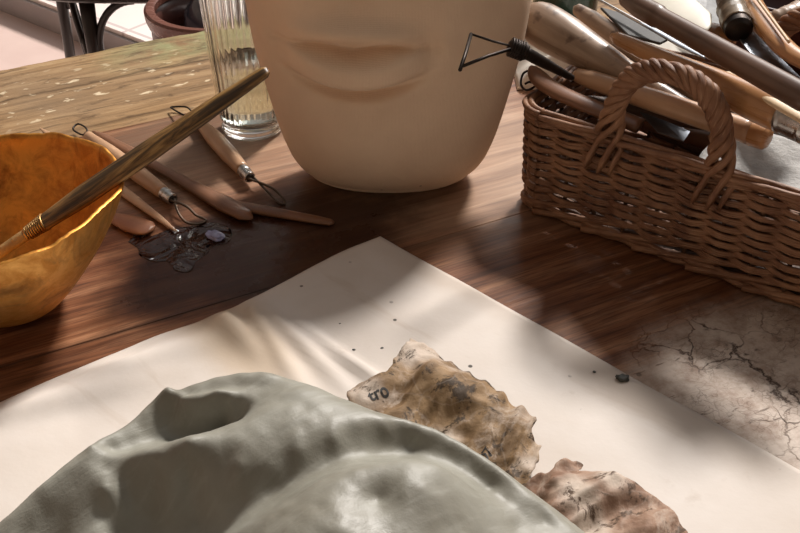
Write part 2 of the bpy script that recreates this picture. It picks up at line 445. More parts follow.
# ------------------------------------------------------------------ table
TA = math.atan2(.119, .225)
T0 = V((-.472, 1.189, 0))
tu = V((math.cos(TA), math.sin(TA), 0)); tv = V((math.sin(TA), -math.cos(TA), 0))
def TP(u, v, z=0): return T0 + tu*u + tv*v + V((0,0,z))
table = thing('work_table', 'large worn wooden work table covered with tools and clay', 'table', (T0.x, T0.y, -.75))
table.rotation_euler = (0,0,TA)
bm = bmesh.new()
rows = [0, .21, .553, .98, 1.26]
U0, U1 = -.9, 1.7
rr = random.Random(3)
for i in range(len(rows)-1):
    v0, v1 = rows[i]+.0002, rows[i+1]-.0002
    nu = 260
    top = []
    for j in range(nu+1):
        u = U0+(U1-U0)*j/nu
        w0 = (mn.noise(V((u*9,3,0)))*.005+mn.noise(V((u*40,5,0)))*.003) if i==0 else 0
        wob = 0
        zz = (mn.noise(V((u*2.2, i*3.3, 1)))*.0)
        e = .0004
        prof = [(-(v0+w0), -.045), (-(v0+w0), -e*(4 if i==0 else 1)), (-(v0+w0)-e*(3 if i==0 else 1), zz), (-(v1+wob)+e, zz), (-(v1+wob), -e), (-(v1+wob), -.045)]
        top.append([bm.verts.new((u, yy, q)) for yy, q in prof])
    for j in range(nu):
        for k in range(5):
            bm.faces.new((top[j][k], top[j+1][k], top[j+1][k+1], top[j][k+1]))
        bm.faces.new((top[j][5], top[j+1][5], top[j+1][0], top[j][0]))
    bm.faces.new(top[0]); bm.faces.new(top[-1][::-1])
bmesh.ops.recalc_face_normals(bm, faces=bm.faces)
me = bpy.data.meshes.new('tabletop'); bm.to_mesh(me); bm.free()
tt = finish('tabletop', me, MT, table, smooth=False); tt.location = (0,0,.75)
W_LEG = wood('table_leg_wood', (.16,.08,.045), (.26,.15,.09), .6, axis=(0,0,1), uv=False)
for (u, y) in ((-.8,-.12), (1.6,-.12), (-.8,-1.14), (1.6,-1.14)):
    bm = bmesh.new(); box(bm, (u, y, .3525), (.08,.08,.705)); bmesh.ops.bevel(bm, geom=bm.edges[:], offset=.006, segments=2, affect='EDGES')
    me = bpy.data.meshes.new('leg'); bm.to_mesh(me); bm.free(); finish('leg', me, W_LEG, table, smooth=False)
bm = bmesh.new()
for y in (-.12, -1.14): box(bm, (.4, y, .66), (2.3,.03,.09))
for u in (-.8, 1.6): box(bm, (u, -.63, .66), (.03,.94,.09))
me = bpy.data.meshes.new('apron'); bm.to_mesh(me); bm.free(); finish('apron', me, W_LEG, table, smooth=False)

# ------------------------------------------------------------------ canvas sheet
A0 = V((-.018,.831,0)); e1 = V((-.779,-.627,0)); e2 = V((.708,-.706,0))
def g2(x, y, cx, cy, sx, sy, rot=0):
    dx, dy = x-cx, y-cy; c, s = math.cos(rot), math.sin(rot)
    a, b = (dx*c+dy*s)/sx, (-dx*s+dy*c)/sy
    return math.exp(-(a*a+b*b)/2)
def sheet_z(x, y):
    z = .0012
    z += .0045*max(0, mn.noise(V((x*9, y*9, 2.2))))
    # wrinkles fanning out left of the scrap
    for (px, py, L, W, ang, amp) in ((300,345,.045,.0045,-.95,.006),(335,352,.04,.0035,-.85,.0045),(268,338,.05,.005,-1.1,.007),(230,330,.03,.007,-.9,.011),
                                     (120,372,.05,.010,.5,.008),(60,405,.05,.008,.4,.006),(360,372,.03,.003,-.7,.003)):
        q = G(px, py); z += amp*g2(x, y, q.x, q.y, L, W, ang)
    return z
bm = bmesh.new()
N1, N2 = 150, 150; S1, S2 = .62, .58
grid = []
for i in range(N1+1):
    row = []
    for j in range(N2+1):
        s, t = S1*i/N1, S2*j/N2
        p = A0 + e1*s + e2*t
        dent = .010*g2(s, 0, .17, 0, .035, 1)*math.exp(-t/.03) + .003*mn.noise(V((s*14,0,9)))*math.exp(-t/.05) 
        p = p + e2*dent + e1*(.0015*mn.noise(V((t*12,4,9))))*math.exp(-s/.05)
        edge = min(s, t, .02)/.02
        z = .0012 + (sheet_z(p.x, p.y)-.0012)*(.15+.85*edge)
        if t < .02: z += .003*max(0, mn.noise(V((s*16,2,1))))*(1-t/.02)
        row.append(bm.verts.new((p.x, p.y, z)))
    grid.append(row)
for i in range(N1):
    for j in range(N2):
        bm.faces.new((grid[i][j], grid[i+1][j], grid[i+1][j+1], grid[i][j+1]))
o = obj('canvas_sheet', bm, M_CLOTH)
so = o.modifiers.new('s', 'SOLIDIFY'); so.thickness = .0009; so.offset = 0
tag(o, 'cream canvas sheet spread under the green-grey clay', 'cloth')

# ------------------------------------------------------------------ clay figure (height surface from control points)
CLINES = [
 [(-50,560,.025),(0,523,.045),(50,478,.060),(80,454,.067),(92,446,.071)],
 [(92,446,.071),(100,442,.067),(112,436,.066),(130,424,.066),(150,405,.070),(162,393,.077),(168,387,.080)],
 [(168,387,.080),(178,390,.077),(192,385,.079),(215,378,.081),(240,374,.083),(268,374,.083),(292,380,.082),(320,390,.080),(350,402,.077),(380,413,.073),(410,422,.070),(440,433,.066),(470,450,.061),(500,470,.055),(530,492,.048),(556,514,.041),(585,540,.033)],
 [(176,397,.0765),(184,401,.0770),(195,403,.0774),(212,402,.0785),(235,399,.0800),(254,397,.0818)],       # inner lip of the hollow
 [(93,448,.070),(101,456,.0665),(107,470,.0625),(106,490,.058),(103,510,.047),(100,535,.039),(98,570,.03)],  # crease running forward from the knob
 [(105,458,.0655),(125,460,.066),(150,461,.0685),(180,458,.0725),(208,450,.0775),(232,437,.0815),(252,420,.084),(266,404,.084)],  # lit ridge under the hollow
 [(181,395,.0778),(196,394,.0785),(214,391,.0797),(235,388,.0812),(256,386,.0822),(270,385,.083)],
 [(112,449,.0620),(130,446,.0600),(150,440,.0575),(170,437,.0560)],
 [(176,409,.0695),(195,415,.0695),(212,414,.0700),(234,411,.0725)],
 [(168,424,.0600),(187,431,.0585),(206,431,.0590),(226,424,.0620),(243,416,.0710)],
 [(178,442,.0580),(196,439,.0590),(214,433,.0650),(232,424,.0720)],
 [(225,530,.044),(250,508,.055),(278,488,.0625),(310,470,.0690),(340,456,.0710),(365,448,.0680),(400,444,.0600),(430,448,.0600),(448,457,.0570),(462,467,.0545),(476,476,.0515),(490,486,.0485)],  # groove
 [(238,536,.062),(262,518,.073),(288,503,.0800),(312,488,.0860),(335,476,.0895),(370,467,.0915),(405,462,.0910),(430,464,.0870),(446,470,.0810),(460,482,.0720),(482,498,.0600),(520,530,.0450)],
]
CP = [
 (76,482,.0595),(46,512,.0480),(24,537,.0395),(78,522,.0440),(58,548,.0330),
 (130,490,.0500),(170,490,.0540),(210,485,.0600),(150,520,.0340),(200,520,.0390),(125,540,.028),(175,545,.028),(240,470,.0720),(240,500,.0560),(225,460,.0730),(155,475,.0600),(190,470,.0640),
 (290,400,.0860),(300,425,.0850),(330,415,.0840),(275,440,.0820),(300,450,.0790),(270,465,.0740),(335,440,.0790),(360,425,.0790),(385,428,.0720),
 (470,460,.0570),(505,482,.0520),(420,434,.0660),(505,500,.048),(545,520,.041),
 (300,520,.0880),(345,500,.0900),(378,498,.0840),(405,488,.0900),(430,495,.0860),(370,520,.0860),(340,530,.0900),(450,520,.0740),(410,525,.0820),(480,540,.058),(280,545,.082),
 (250,600,.070),(400,600,.070),(520,600,.045),(100,600,.030),(0,600,.025),(350,680,.045),(150,680,.02),(500,680,.03),
]
pts = []; seen_ = []
for li_, ln in enumerate(CLINES):
    for q in catmull([G(*p) for p in ln], 9 if li_ < 2 else 6):
        if all((q.x-a_)**2+(q.y-b_)**2 > .0035**2 for a_, b_ in seen_):
            seen_.append((q.x, q.y)); pts.append((q.x, q.y, q.z))
for (px, py, z) in CP:
    q = G(px, py, z); pts.append((q.x, q.y, z))
cr_ = [q for q in catmull([G(*p) for ln in (CLINES[0][:-1], CLINES[1][:-1], CLINES[2]) for p in ln], 5)]
crest = [cr_[0]]
for q in cr_[1:]:
    if (q-crest[-1]).length > .004: crest.append(q)
def crest_normal(c, i):
    t = c[min(i+3, len(c)-1)]-c[max(i-3, 0)]; nn = V((-t.y, t.x, 0)); nn.normalize(); return nn
for i, q in enumerate(crest):
    d = crest_normal(crest, i)
    for dist, zz in ((.009, q.z-.0105), (.022, q.z*.55)):
        if min(math.hypot(q.x+d.x*dist-c.x, q.y+d.y*dist-c.y) for c in crest) > dist*.8:
            pts.append((q.x+d.x*dist, q.y+d.y*dist, zz))
P = np.array(pts)
def foot(px, py, z):   # outline on the table, given silhouette point
    q = G(px, py, z); return q
# silhouette ridge -> foot pushed away from the camera
sil = [(-60,560,.02),(-25,540,.03),(0,523,.045),(50,478,.060),(92,447,.070),(125,428,.064),(168,391,.076),(240,376,.080),(292,381,.080),(350,403,.075),(410,422,.069),(470,450,.062),(530,492,.050),(580,536,.036),(620,580,.02),(640,640,.01)]
outl = []
ol_ = [crest[0]+V((-.05,-.06,-.02))]+crest+[V((.135,.40,.02)), V((.155,.34,.01))]
for i, q in enumerate(ol_):
    d = crest_normal(ol_, i)
    outl.append(V((q.x, q.y, 0)) + d*(.012+max(0,q.z)*.40))
outl += [V((.16,.30,0)), V((.02,.24,0)), V((-.12,.25,0)), V((-.24,.31,0))]
R = .05
def rbf_fit(P, rad=.035, lam=.02):
    d = np.sqrt(((P[:,None,:2]-P[None,:,:2])**2).sum(-1))
    K = np.sqrt(d**2+.003**2)*-1.0
    n = len(P); Amat = np.zeros((n+1,n+1)); Amat[:n,:n] = K + np.eye(n)*.00005; Amat[:n,n] = 1; Amat[n,:n] = 1
    b = np.zeros(n+1); b[:n] = P[:,2]
    return np.linalg.solve(Amat, b)
wts = rbf_fit(P)
OX = np.array([[q.x, q.y] for q in outl])
def clay_bm():
    nx, ny = 520, 360
    xs = np.linspace(-.40,.26,nx); ys = np.linspace(.22,.64,ny)
    X, Y = np.meshgrid(xs, ys)
    Z = np.full(X.shape, wts[-1])
    for k in range(len(P)):
        Z += wts[k]*-np.sqrt((X-P[k,0])**2+(Y-P[k,1])**2+.003**2)
    # inside test and distance to outline
    n = len(OX); inside = np.zeros(X.shape, bool); D = np.full(X.shape, 9.)
    for i in range(n):
        x0, y0 = OX[i]; x1, y1 = OX[(i+1)%n]
        c = ((y0 > Y) != (y1 > Y)); 
        with np.errstate(divide='ignore', invalid='ignore'):
            xi = (x1-x0)*(Y-y0)/(y1-y0+1e-12)+x0
        inside ^= (c & (X < xi))
        L2 = (x1-x0)**2+(y1-y0)**2+1e-12
        t = np.clip(((X-x0)*(x1-x0)+(Y-y0)*(y1-y0))/L2, 0, 1)
        D = np.minimum(D, np.hypot(X-(x0+t*(x1-x0)), Y-(y0+t*(y1-y0))))
    D = np.where(inside, D, -D)
    wall = np.clip((D)/.024, 0, 1); wall = np.sqrt(1-(1-wall)**2)
    Z = np.clip(Z, .012, .12)*wall
    bm = bmesh.new(); vs = {}
    for j in range(ny):
        for i in range(nx):
            if D[j,i] > -.0025:
                x, y = xs[i], ys[j]
                z = float(Z[j,i])
                z += .0014*mn.noise(V((x*45,y*45,0)))*wall[j,i] + .0006*mn.noise(V((x*110,y*110,3)))*wall[j,i] + .0008*(.4-abs(mn.noise(V(((x*.82+y*.57)*22,(x*.57-y*.82)*110,5)))))*wall[j,i]*max(0,min(1,.5+2*mn.noise(V((x*14,y*14,9)))))
                # tool scratches and a crack between the lobes
                vs[(j,i)] = bm.verts.new((x, y, max(z, .0062)))
    for j in range(ny-1):
        for i in range(nx-1):
            k = [(j,i),(j,i+1),(j+1,i+1),(j+1,i)]
            if all(q in vs for q in k): bm.faces.new([vs[q] for q in k])
    # skirt down to the sheet, and base
    be = [e for e in bm.edges if e.is_boundary]
    r = bmesh.ops.extrude_edge_only(bm, edges=be)
    nv_ = [v for v in r['geom'] if isinstance(v, bmesh.types.BMVert)]
    for v in nv_: v.co.z = .0050
    bmesh.ops.contextual_create(bm, geom=[e for e in bm.edges if e.is_boundary])
    return bm
o = obj('clay_sculpture', clay_bm(), M_CLAY)
tag(o, 'large green-grey wet clay sculpture with hollows lying on the cream sheet', 'sculpture')

# ------------------------------------------------------------------ mask
def mask_bm():
    cx, cy = -.0105, .950
    HM = .238
    zs_ = [0,.004,.012,.022,.04,.06,.085,.11,.14,.172,.195,.212,.224,.231,.236,.238]
    hw_ = [.063,.074,.085,.0930,.1005,.1065,.1125,.118,.1245,.1285,.1305,.129,.122,.111,.094,.075]
    nz, na = 260, 360
    bm = bmesh.new(); rings = []
    phi = math.radians(13)           # face turned to the viewer's left
    for i in range(nz+1):
        z = HM*i/nz
        hw = float(np.interp(z, zs_, hw_))
        # smooth widths
        hw = sum(float(np.interp(min(HM,max(0,z+d)), zs_, hw_)) for d in (-.01,-.005,0,.005,.01))/5
        if z < .01: hw = float(np.interp(z, zs_, hw_))
        dfront = hw*.60 + .002; dback = hw*.33
        ring = []
        for k in range(na):
            a = 2*PI*k/na
            c, s = math.cos(a), math.sin(a)
            ex = .86
            lx = hw*math.copysign(abs(c)**ex, c)
            ly = (dfront if s < 0 else dback)*math.copysign(abs(s)**(ex if s < 0 else .6), s)
            f = max(0, -s)**.5 if s < 0 else 0
            # relief in face coordinates
            q = lx + .030    # face centre shifted to the left
            z0 = z-.0055
            r = 0
            mc = .0035*math.cos(q/.02) if abs(q) < .063 else -.0035
            wl = .064
            wq = math.exp(-(q/.054)**6)*max(.25, 1-.55*(q/wl)**2)
            # lower lip
            r += .0190*wq**.6*math.exp(-((z0-(.1410+.014*(q/wl)**2))/.0150)**4) if wq > 0 else 0
            # groove under lower lip
            r -= .0110*math.exp(-((z0-(.1195+.020*(q/wl)**2))/.0065)**2)*math.exp(-(q/.055)**4)
            # mouth line
            ml = .1635 - .0035*math.exp(-(q/.012)**2) + .002*math.exp(-((abs(q)-.03)/.012)**2)
            r -= .0065*math.exp(-((z0-ml)/.0032)**2)*math.exp(-(q/.064)**6)
            # upper lip
            r += .0130*wq**.7*math.exp(-((z0-(.1775-.004*(q/wl)**2))/.010)**2) if wq > 0 else 0
            # corners of mouth
            for sgn in (-1, 1):
                r -= .0045*math.exp(-((q-sgn*.066)/.009)**2-((z0-.163)/.010)**2)
                r += .003*math.exp(-((q-sgn*.082)/.012)**2-((z0-.165)/.022)**2)
                # nostril wing and cheeks
                r += .012*math.exp(-((q-sgn*.026)/.011)**2-((z0-.232)/.013)**2)
                r += .006*math.exp(-((q-sgn*.07)/.03)**2-((z0-.24)/.04)**2)
                r -= .014*math.exp(-((q-sgn*.045)/.02)**2-((z0-.30)/.016)**2)
                r += .009*math.exp(-((q-sgn*.045)/.016)**2-((z0-.30)/.008)**2)
            # nose
            t = min(1, max(0, (z0-.222)/.10))
            if z0 > .205: r += .026*max(0,min(1,(.236-z0)/.02))*math.exp(-(q/(.020-.006*t))**2)*math.exp(-(max(0,.228-z0)/.010)**2)*(1-.75*t)*(1 if z0 < .33 else math.exp(-((z0-.33)/.02)**2))
            # philtrum
            r -= .002*math.exp(-(q/.007)**2-((z0-.203)/.012)**2)
            # chin
            r += .008*math.exp(-((q)/.045)**2-((z0-.062)/.030)**2)
            x = cx + lx; y = cy + ly - r*f
            y -= .012*max(0, -math.sin(a))*math.sin(min(1, z/.05)*PI/2)   # belly
            y += (z/.39)**2*.03 + max(0, z-.212)**2*18*max(0, -math.sin(a))
            ring.append(bm.verts.new((x, y, z+.0005)))
        rings.append(ring)
    for i in range(nz):
        for k in range(na):
            bm.faces.new((rings[i][k], rings[i][(k+1)%na], rings[i+1][(k+1)%na], rings[i+1][k]))
    bm.faces.new(rings[0][::-1]); bm.faces.new(rings[-1])
    return bm
o = obj('plaster_face', mask_bm(), M_PLAST)
tag(o, 'tan plaster face sculpture with full lips standing upright on the table', 'sculpture')

# ------------------------------------------------------------------ ribbed glass
gc = V((-.157, 1.043, .0004))
def glass_bm():
    bm = bmesh.new(); seg = 320; nr = 36
    H = .235
    def ro(z): return .0325 + .0095*min(1, z/.15)**.9 + .002*max(0, (z-.15)/.08)
    prof = [(0,.0)]; prof += [(.024,0),(.0295,.0006),(.0325,.0025),(.0335,.0055),(.0325,.008),(.0308,.0095),(.0318,.0115),(.0320,.014)]
    zz = [.018+ (H-.018)*i/40 for i in range(41)]
    prof += [(ro(z), z) for z in zz]
    prof += [(ro(H)-.0008, H+.0012),(ro(H)-.0022, H+.0012),(ro(H)-.003, H)]
    prof += [(ro(z)-.0032, z) for z in zz[::-1][1:-1]]
    prof += [(.0285,.0165),(.024,.013),(.012,.0115),(0,.011)]
    def rf(r, z, a, j):
        if 9 <= j <= 48 and z < H-.01:
            return r + .0009*(abs(math.cos(a*nr/2))-.5)*min(1,(z-.016)/.01)
        return r
    lathe(bm, prof, seg, gc, rf); return bm
m = M('clear_glass', (.97,.98,.96), .02); m.b.inputs['Transmission Weight'].default_value = 1; m.b.inputs['IOR'].default_value = 1.47
o = obj('ribbed_glass', glass_bm(), m.m); tag(o, 'clear ribbed drinking glass half full of water behind the plaster face', 'glass')
m = M('water', (.90,.95,.90), .0); m.b.inputs['Transmission Weight'].default_value = 1; m.b.inputs['IOR'].default_value = 1.33
bm = bmesh.new()
wz = .078
def ri(z): return .0325 + .0095*min(1, z/.15)**.9 - .0032
lathe(bm, [(0,.0120),(.012,.0125),(.0235,.0140),(.0280,.0175)]+[(ri(z)-.0003, z) for z in (.02,.03,.04,.05,.06,.07,wz)]+[(0,wz)], 96, gc)
o = obj('water', bm, m.m); tag(o, 'clear water inside the ribbed glass', 'water', kind='stuff')

# ------------------------------------------------------------------ gold bowl
bc = V((-.318, .733, 0))
bowl = thing('gold_bowl', 'hammered gold bowl with burnt orange inside and a chipped rim', 'bowl', bc)
RB, HB = .1065, .100
tiltM = Matrix.Rotation(math.radians(-5), 3, 'Y')
def bowl_surf(Rr, depth, off, zb, seg=140, n=36, rimjit=True):
    rings = []
    for i in range(n+1):
        t = i/n
        if t < .2: r = Rr*.36*t/.2; z = zb + .012*depth*(t/.2)**2
        else:
            q = (t-.2)/.8
            r = Rr*(.36+.64*math.sin(q*PI/2*.72)/math.sin(PI/2*.72)); z = zb + depth*(.012+.988*q**1.12)
        rings.append((r, z))
    return rings
def rim_z(a, z):
    return (.0022*mn.noise(V((math.cos(a)*5, math.sin(a)*5, 1)))+.0012*mn.noise(V((math.cos(a)*22, math.sin(a)*22, 5))))*(z/HB)**4
def bowl_part(outer):
    bm = bmesh.new(); seg = 150
    if outer:
        pr = bowl_surf(RB, HB, 0, 0)
        # flat foot
        pr = [(r, max(z, .0)) for r, z in pr]
    else:
        pr = bowl_surf(RB-.0035, HB-.004, 0, .004)
    rings = []
    for (r, z) in pr:
        ring = []
        for k in range(seg):
            a = 2*PI*k/seg
            rr = r*(1+.012*mn.noise(V((math.cos(a)*1.5, math.sin(a)*1.5, z*20))) + .05*(z/HB)**2*math.exp(-(((a+PI)%(2*PI)-PI)**2)/.03))
            zz = z + rim_z(a, z)
            p = tiltM @ V((rr*math.cos(a), rr*math.sin(a), zz))
            ring.append(bm.verts.new(p))
        rings.append(ring)
    for i in range(len(rings)-1):
        for k in range(seg):
            try: bm.faces.new((rings[i][k], rings[i][(k+1)%seg], rings[i+1][(k+1)%seg], rings[i+1][k]))
            except ValueError: pass
    return bm, rings
bmo, ro_ = bowl_part(True); bmi, ri_ = bowl_part(False)
zmin = min(v.co.z for v in bmo.verts)
rim_o = [v.co.copy() for v in ro_[-1]]; rim_i = [v.co.copy() for v in ri_[-1]]
bmesh.ops.remove_doubles(bmo, verts=bmo.verts, dist=1e-6); bmesh.ops.remove_doubles(bmi, verts=bmi.verts, dist=1e-6)
sh = bc + V((0,0,-zmin+.0003))
for b_ in (bmo, bmi):
    for v in b_.verts: v.co += sh
obj('outer_shell', bmo, M_GOLD_OUT, bowl)['label'] = 'rough gold leafed outside'
# rim strip belongs with the inside
n = len(rim_o)
ov = [bmi.verts.new(p+sh) for p in rim_o]; iv = [bmi.verts.new(p+sh) for p in rim_i]
mv = [bmi.verts.new((rim_o[k]+rim_i[k])/2+sh+V((0,0,.0012))) for k in range(n)]
for k in range(n):
    j = (k+1)%n
    bmi.faces.new((ov[k], ov[j], mv[j], mv[k])); bmi.faces.new((mv[k], mv[j], iv[j], iv[k]))
bmesh.ops.remove_doubles(bmi, verts=bmi.verts, dist=1e-6)
obj('inner_lining', bmi, M_GOLD_IN, bowl)['label'] = 'burnt orange metallic inside'

# ------------------------------------------------------------------ long brush lying in the bowl
b0 = G(-14,262,.052); b1 = G(268,70,.190)
brush = thing('wooden_brush', 'long flaking brown wooden brush handle resting slanted in the gold bowl', 'brush', b0)
L = (b1-b0).length
side = (b1-b0).normalized().cross(V((0,0,1))).normalized()
upv = side.cross((b1-b0).normalized()); 
tilt_up = (V((0,-.35,1))).normalized()
bm = bmesh.new()
shaft(bm, b0.lerp(b1,.17), b1, [(0,.0056),(.05,.0082),(.22,.0108),(.5,.0108),(.75,.0090),(.94,.0066),(.988,.0058),(1,.0035)], 18, .50, tilt_up, 40)
obj('handle', bm, M_BRUSH, brush)
bm = bmesh.new()
for k in range(9):
    t = .150+.0075*k
    p = b0.lerp(b1, t); dirn = (b1-b0).normalized()
    s1 = dirn.cross(tilt_up).normalized(); u1 = s1.cross(dirn)
    R_ = .0060+.0002*k
    tube(bm, [p + s1*(R_*math.cos(q))+u1*(R_*.72*math.sin(q)) + dirn*.0012*q/PI for q in [2*PI*i/16 for i in range(17)]], .0009, 6)
obj('wire_binding', bm, S_BRASS, brush)['label'] = 'bronze wire binding'
bm = bmesh.new()
shaft(bm, b0, b0.lerp(b1,.18), [(0,.0035),(.3,.0052),(1,.0056)], 18, .75, tilt_up, 10)
obj('bristle_head', bm, simple('crusted_gold_bristles', (.30,.17,.06), (.5,.32,.13), 60, .5, .8, .002), brush)

# ------------------------------------------------------------------ tools on the table, left
def stick(name, label, cat, p0, p1, prof, mat, flat=1.0, bend=0, group=None, seg=18, up=V((0,0,1))):
    p0, p1 = V(p0), V(p1)
    bm = bmesh.new(); shaft(bm, p0, p1, prof, seg, flat, up, 30, bend)
    o = obj(name, bm, mat, None, True, p0)
    return tag(o, label, cat, group)
def orient(o, p0, p1): pass

stick('modelling_stick', 'thin pointed light wooden modelling stick poking out from behind the gold bowl', 'clay tool',
      G(40,128,.004), G(176,231,.0035), [(0,.0008),(.06,.0035),(.35,.0055),(.7,.0055),(.9,.0036),(1,.0012)], W_TAN, .6)
stick('wooden_knife', 'long brown wooden clay knife with thick rounded end under the brush', 'clay tool',
      G(93,131,.005), G(252,219,.0055), [(0,.0012),(.06,.0050),(.25,.0070),(.45,.0058),(.62,.0072),(.85,.0105),(.96,.0085),(1,.002)], W_BROWN, .5)
stick('boxwood_tool', 'flat light brown wooden tool tapering away below the ribbon tool by the glass', 'clay tool',
      G(222,203,.0045), G(334,223,.0035), [(0,.004),(.1,.0065),(.4,.0068),(.85,.0055),(.97,.0045),(1,.002)], W_BROWN, .55)
stick('wooden_spatula', 'rounded reddish wooden spatula tip beside the rim of the gold bowl', 'clay tool',
      G(85,207,.004), G(152,231,.004), [(0,.004),(.35,.006),(.7,.0125),(.9,.0120),(.97,.008),(1,.001)], W_RED, .28)

def ribbon_tool(name, label, p0, p1, prof, mat, fl, loop, tail=None, fr=.0062, group=None):
    """p0->p1 handle; ferrule continues past p1 by fl; loop: list of points of a closed wire"""
    p0, p1 = V(p0), V(p1); d = (p1-p0).normalized()
    t = thing(name, label, 'clay tool', p0, group)
    bm = bmesh.new(); shaft(bm, p0, p1, prof, 22, 1.0, V((0,0,1)), 30); obj('handle', bm, mat, t)
    bm = bmesh.new()
    q = p1 - d*.006
    shaft(bm, q, p1+d*fl, [(0,fr),(.04,fr*1.08),(.1,fr),(.5,fr*.99),(.52,fr*1.05),(.56,fr*.98),(.95,fr*.93),(.96,fr*.93),(1,fr*.90)], 20); 
    f = obj('ferrule', bm, S_STEEL, t); f['label'] = 'shiny steel ferrule'
    bm = bmesh.new(); shaft(bm, p1+d*(fl-.001), p1+d*(fl+.001), [(0,fr*.7),(1,fr*.7)], 14); obj('ferrule_core', bm, S_DARK, f)
    bm = bmesh.new(); tube(bm, catmull(loop, 8), .0012, 8, 1.0); w = obj('wire_loop', bm, S_LOOP, t)
    if tail:
        bm = bmesh.new(); tube(bm, catmull(tail, 8), .0010, 8); obj('wire_loop', bm, S_DARK, t)
        bm = bmesh.new(); shaft(bm, p0-d*.004, p0+d*.006, [(0,fr*.55),(1,fr*.75)], 14); obj('ferrule', bm, S_DARK, t)
    return t
# B : behind the bowl
p0 = G(88,136,.009); p1 = G(164,193,.0085); d = (p1-p0).normalized(); s = V((-d.y, d.x, 0))
ribbon_tool('ribbon_tool', 'wooden ribbon tool with steel ferrule lying nearest the gold bowl', p0, p1,
            [(0,.0052),(.3,.0078),(.7,.0085),(.93,.0072),(1,.0062)], W_TAN, .015,
            [p1+d*.013+s*.003, G(178,212,.008), G(186,222,.004), G(198,224,.002), G(206,220,.002), G(196,215,.005), G(186,206,.010), p1+d*.013-s*.003],
            [p0-d*.002, G(80,134,.010), G(73,129,.008), G(78,124,.009), G(86,128,.011), p0])
# E : next to the glass
p0 = G(196,118,.009); p1 = G(243,170,.010); d = (p1-p0).normalized(); s = V((-d.y, d.x, 0))
ribbon_tool('ribbon_tool', 'wooden ribbon tool with steel ferrule and wire loops lying beside the glass', p0, p1,
            [(0,.0045),(.15,.0062),(.4,.0088),(.7,.0090),(.92,.0074),(1,.0066)], W_TAN, .017,
            [p1+d*.015+s*.0035, G(264,188,.006), G(276,200,.003), G(283,204,.002), G(284,200,.003), G(272,188,.008), p1+d*.015-s*.0035],
            [p0, G(184,115,.010), G(173,109,.006), G(172,107,.005), G(186,107,.007), G(192,112,.010), p0+d*.002])

# wet glossy varnish film with a blob of clear resin
def puddle(name, label, outline, h, mat, lumps, origin):
    pts2 = catmull([G(*p) for p in outline]+[G(*outline[0])], 8)[:-1]
    c = sum(pts2, V((0,0,0)))/len(pts2); bm = bmesh.new()
    n = len(pts2); K = 22; rings = []
    for k in range(K):
        t = 1-k/K; ring = []
        for p in pts2:
            q = c.lerp(p, t)
            z = .0003 + h*(1-t**3)
            z += lumps*max(0, mn.noise(V((q.x*70, q.y*70, 2)))-.12)*(1-t**4) + lumps*.5*mn.noise(V((q.x*130, q.y*130, 7)))*(1-t**4)
            ring.append(bm.verts.new((q.x, q.y, max(.0003, z))))
        rings.append(ring)
    cv = bm.verts.new((c.x, c.y, .0003+h))
    for k in range(K-1):
        for i in range(n): bm.faces.new((rings[k][i], rings[k][(i+1)%n], rings[k+1][(i+1)%n], rings[k+1][i]))
    for i in range(n): bm.faces.new((rings[-1][i], rings[-1][(i+1)%n], cv))
    bm.faces.new(rings[0][::-1])
    o = obj(name, bm, mat); return tag(o, label, 'spill')
m = M('wet_varnish', (.030,.010,.007), .08, 0, .45)
m.color(m.mix(m.noise(40,4,.6), (.05,.018,.011), (.022,.009,.006))); m.rough(m.ramp(m.noise(60,4,.6), [(.35,.03),(.65,.12)])); m.bump(m.noise(30,3,.5,None,.8), 1.0, .012)
M_WET = m.m
puddle('varnish_puddle', 'glossy dark wet puddle on the table below the wooden tools', [(128,242),(138,233),(152,236),(172,228),(190,227),(205,222),(226,226),(232,234),(228,243),(214,247),(206,255),(196,262),(190,272),(176,271),(168,262),(154,262),(140,256),(138,249)], .0002, M_WET, .0008, None)
bm = bmesh.new()
bmesh.ops.create_icosphere(bm, subdivisions=4, radius=1)
q = G(216,236,.0022)
for v in bm.verts:
    nn = 1+.35*mn.noise(v.co*1.7)
    v.co = V((v.co.x*.0105*nn, v.co.y*.0062*nn, max(-.35, v.co.z)*.0030*nn))
bmesh.ops.rotate(bm, verts=bm.verts, matrix=Matrix.Rotation(-.7, 3, 'Z'))
for v in bm.verts: v.co += q
m = M('bluish_glassy_resin', (.36,.38,.62), .12, 0, .7); m.b.inputs['Transmission Weight'].default_value = .35
o = obj('resin_drop', bm, m.m, None, True, q); tag(o, 'small bluish shiny drop beside the dark wet puddle', 'drop')

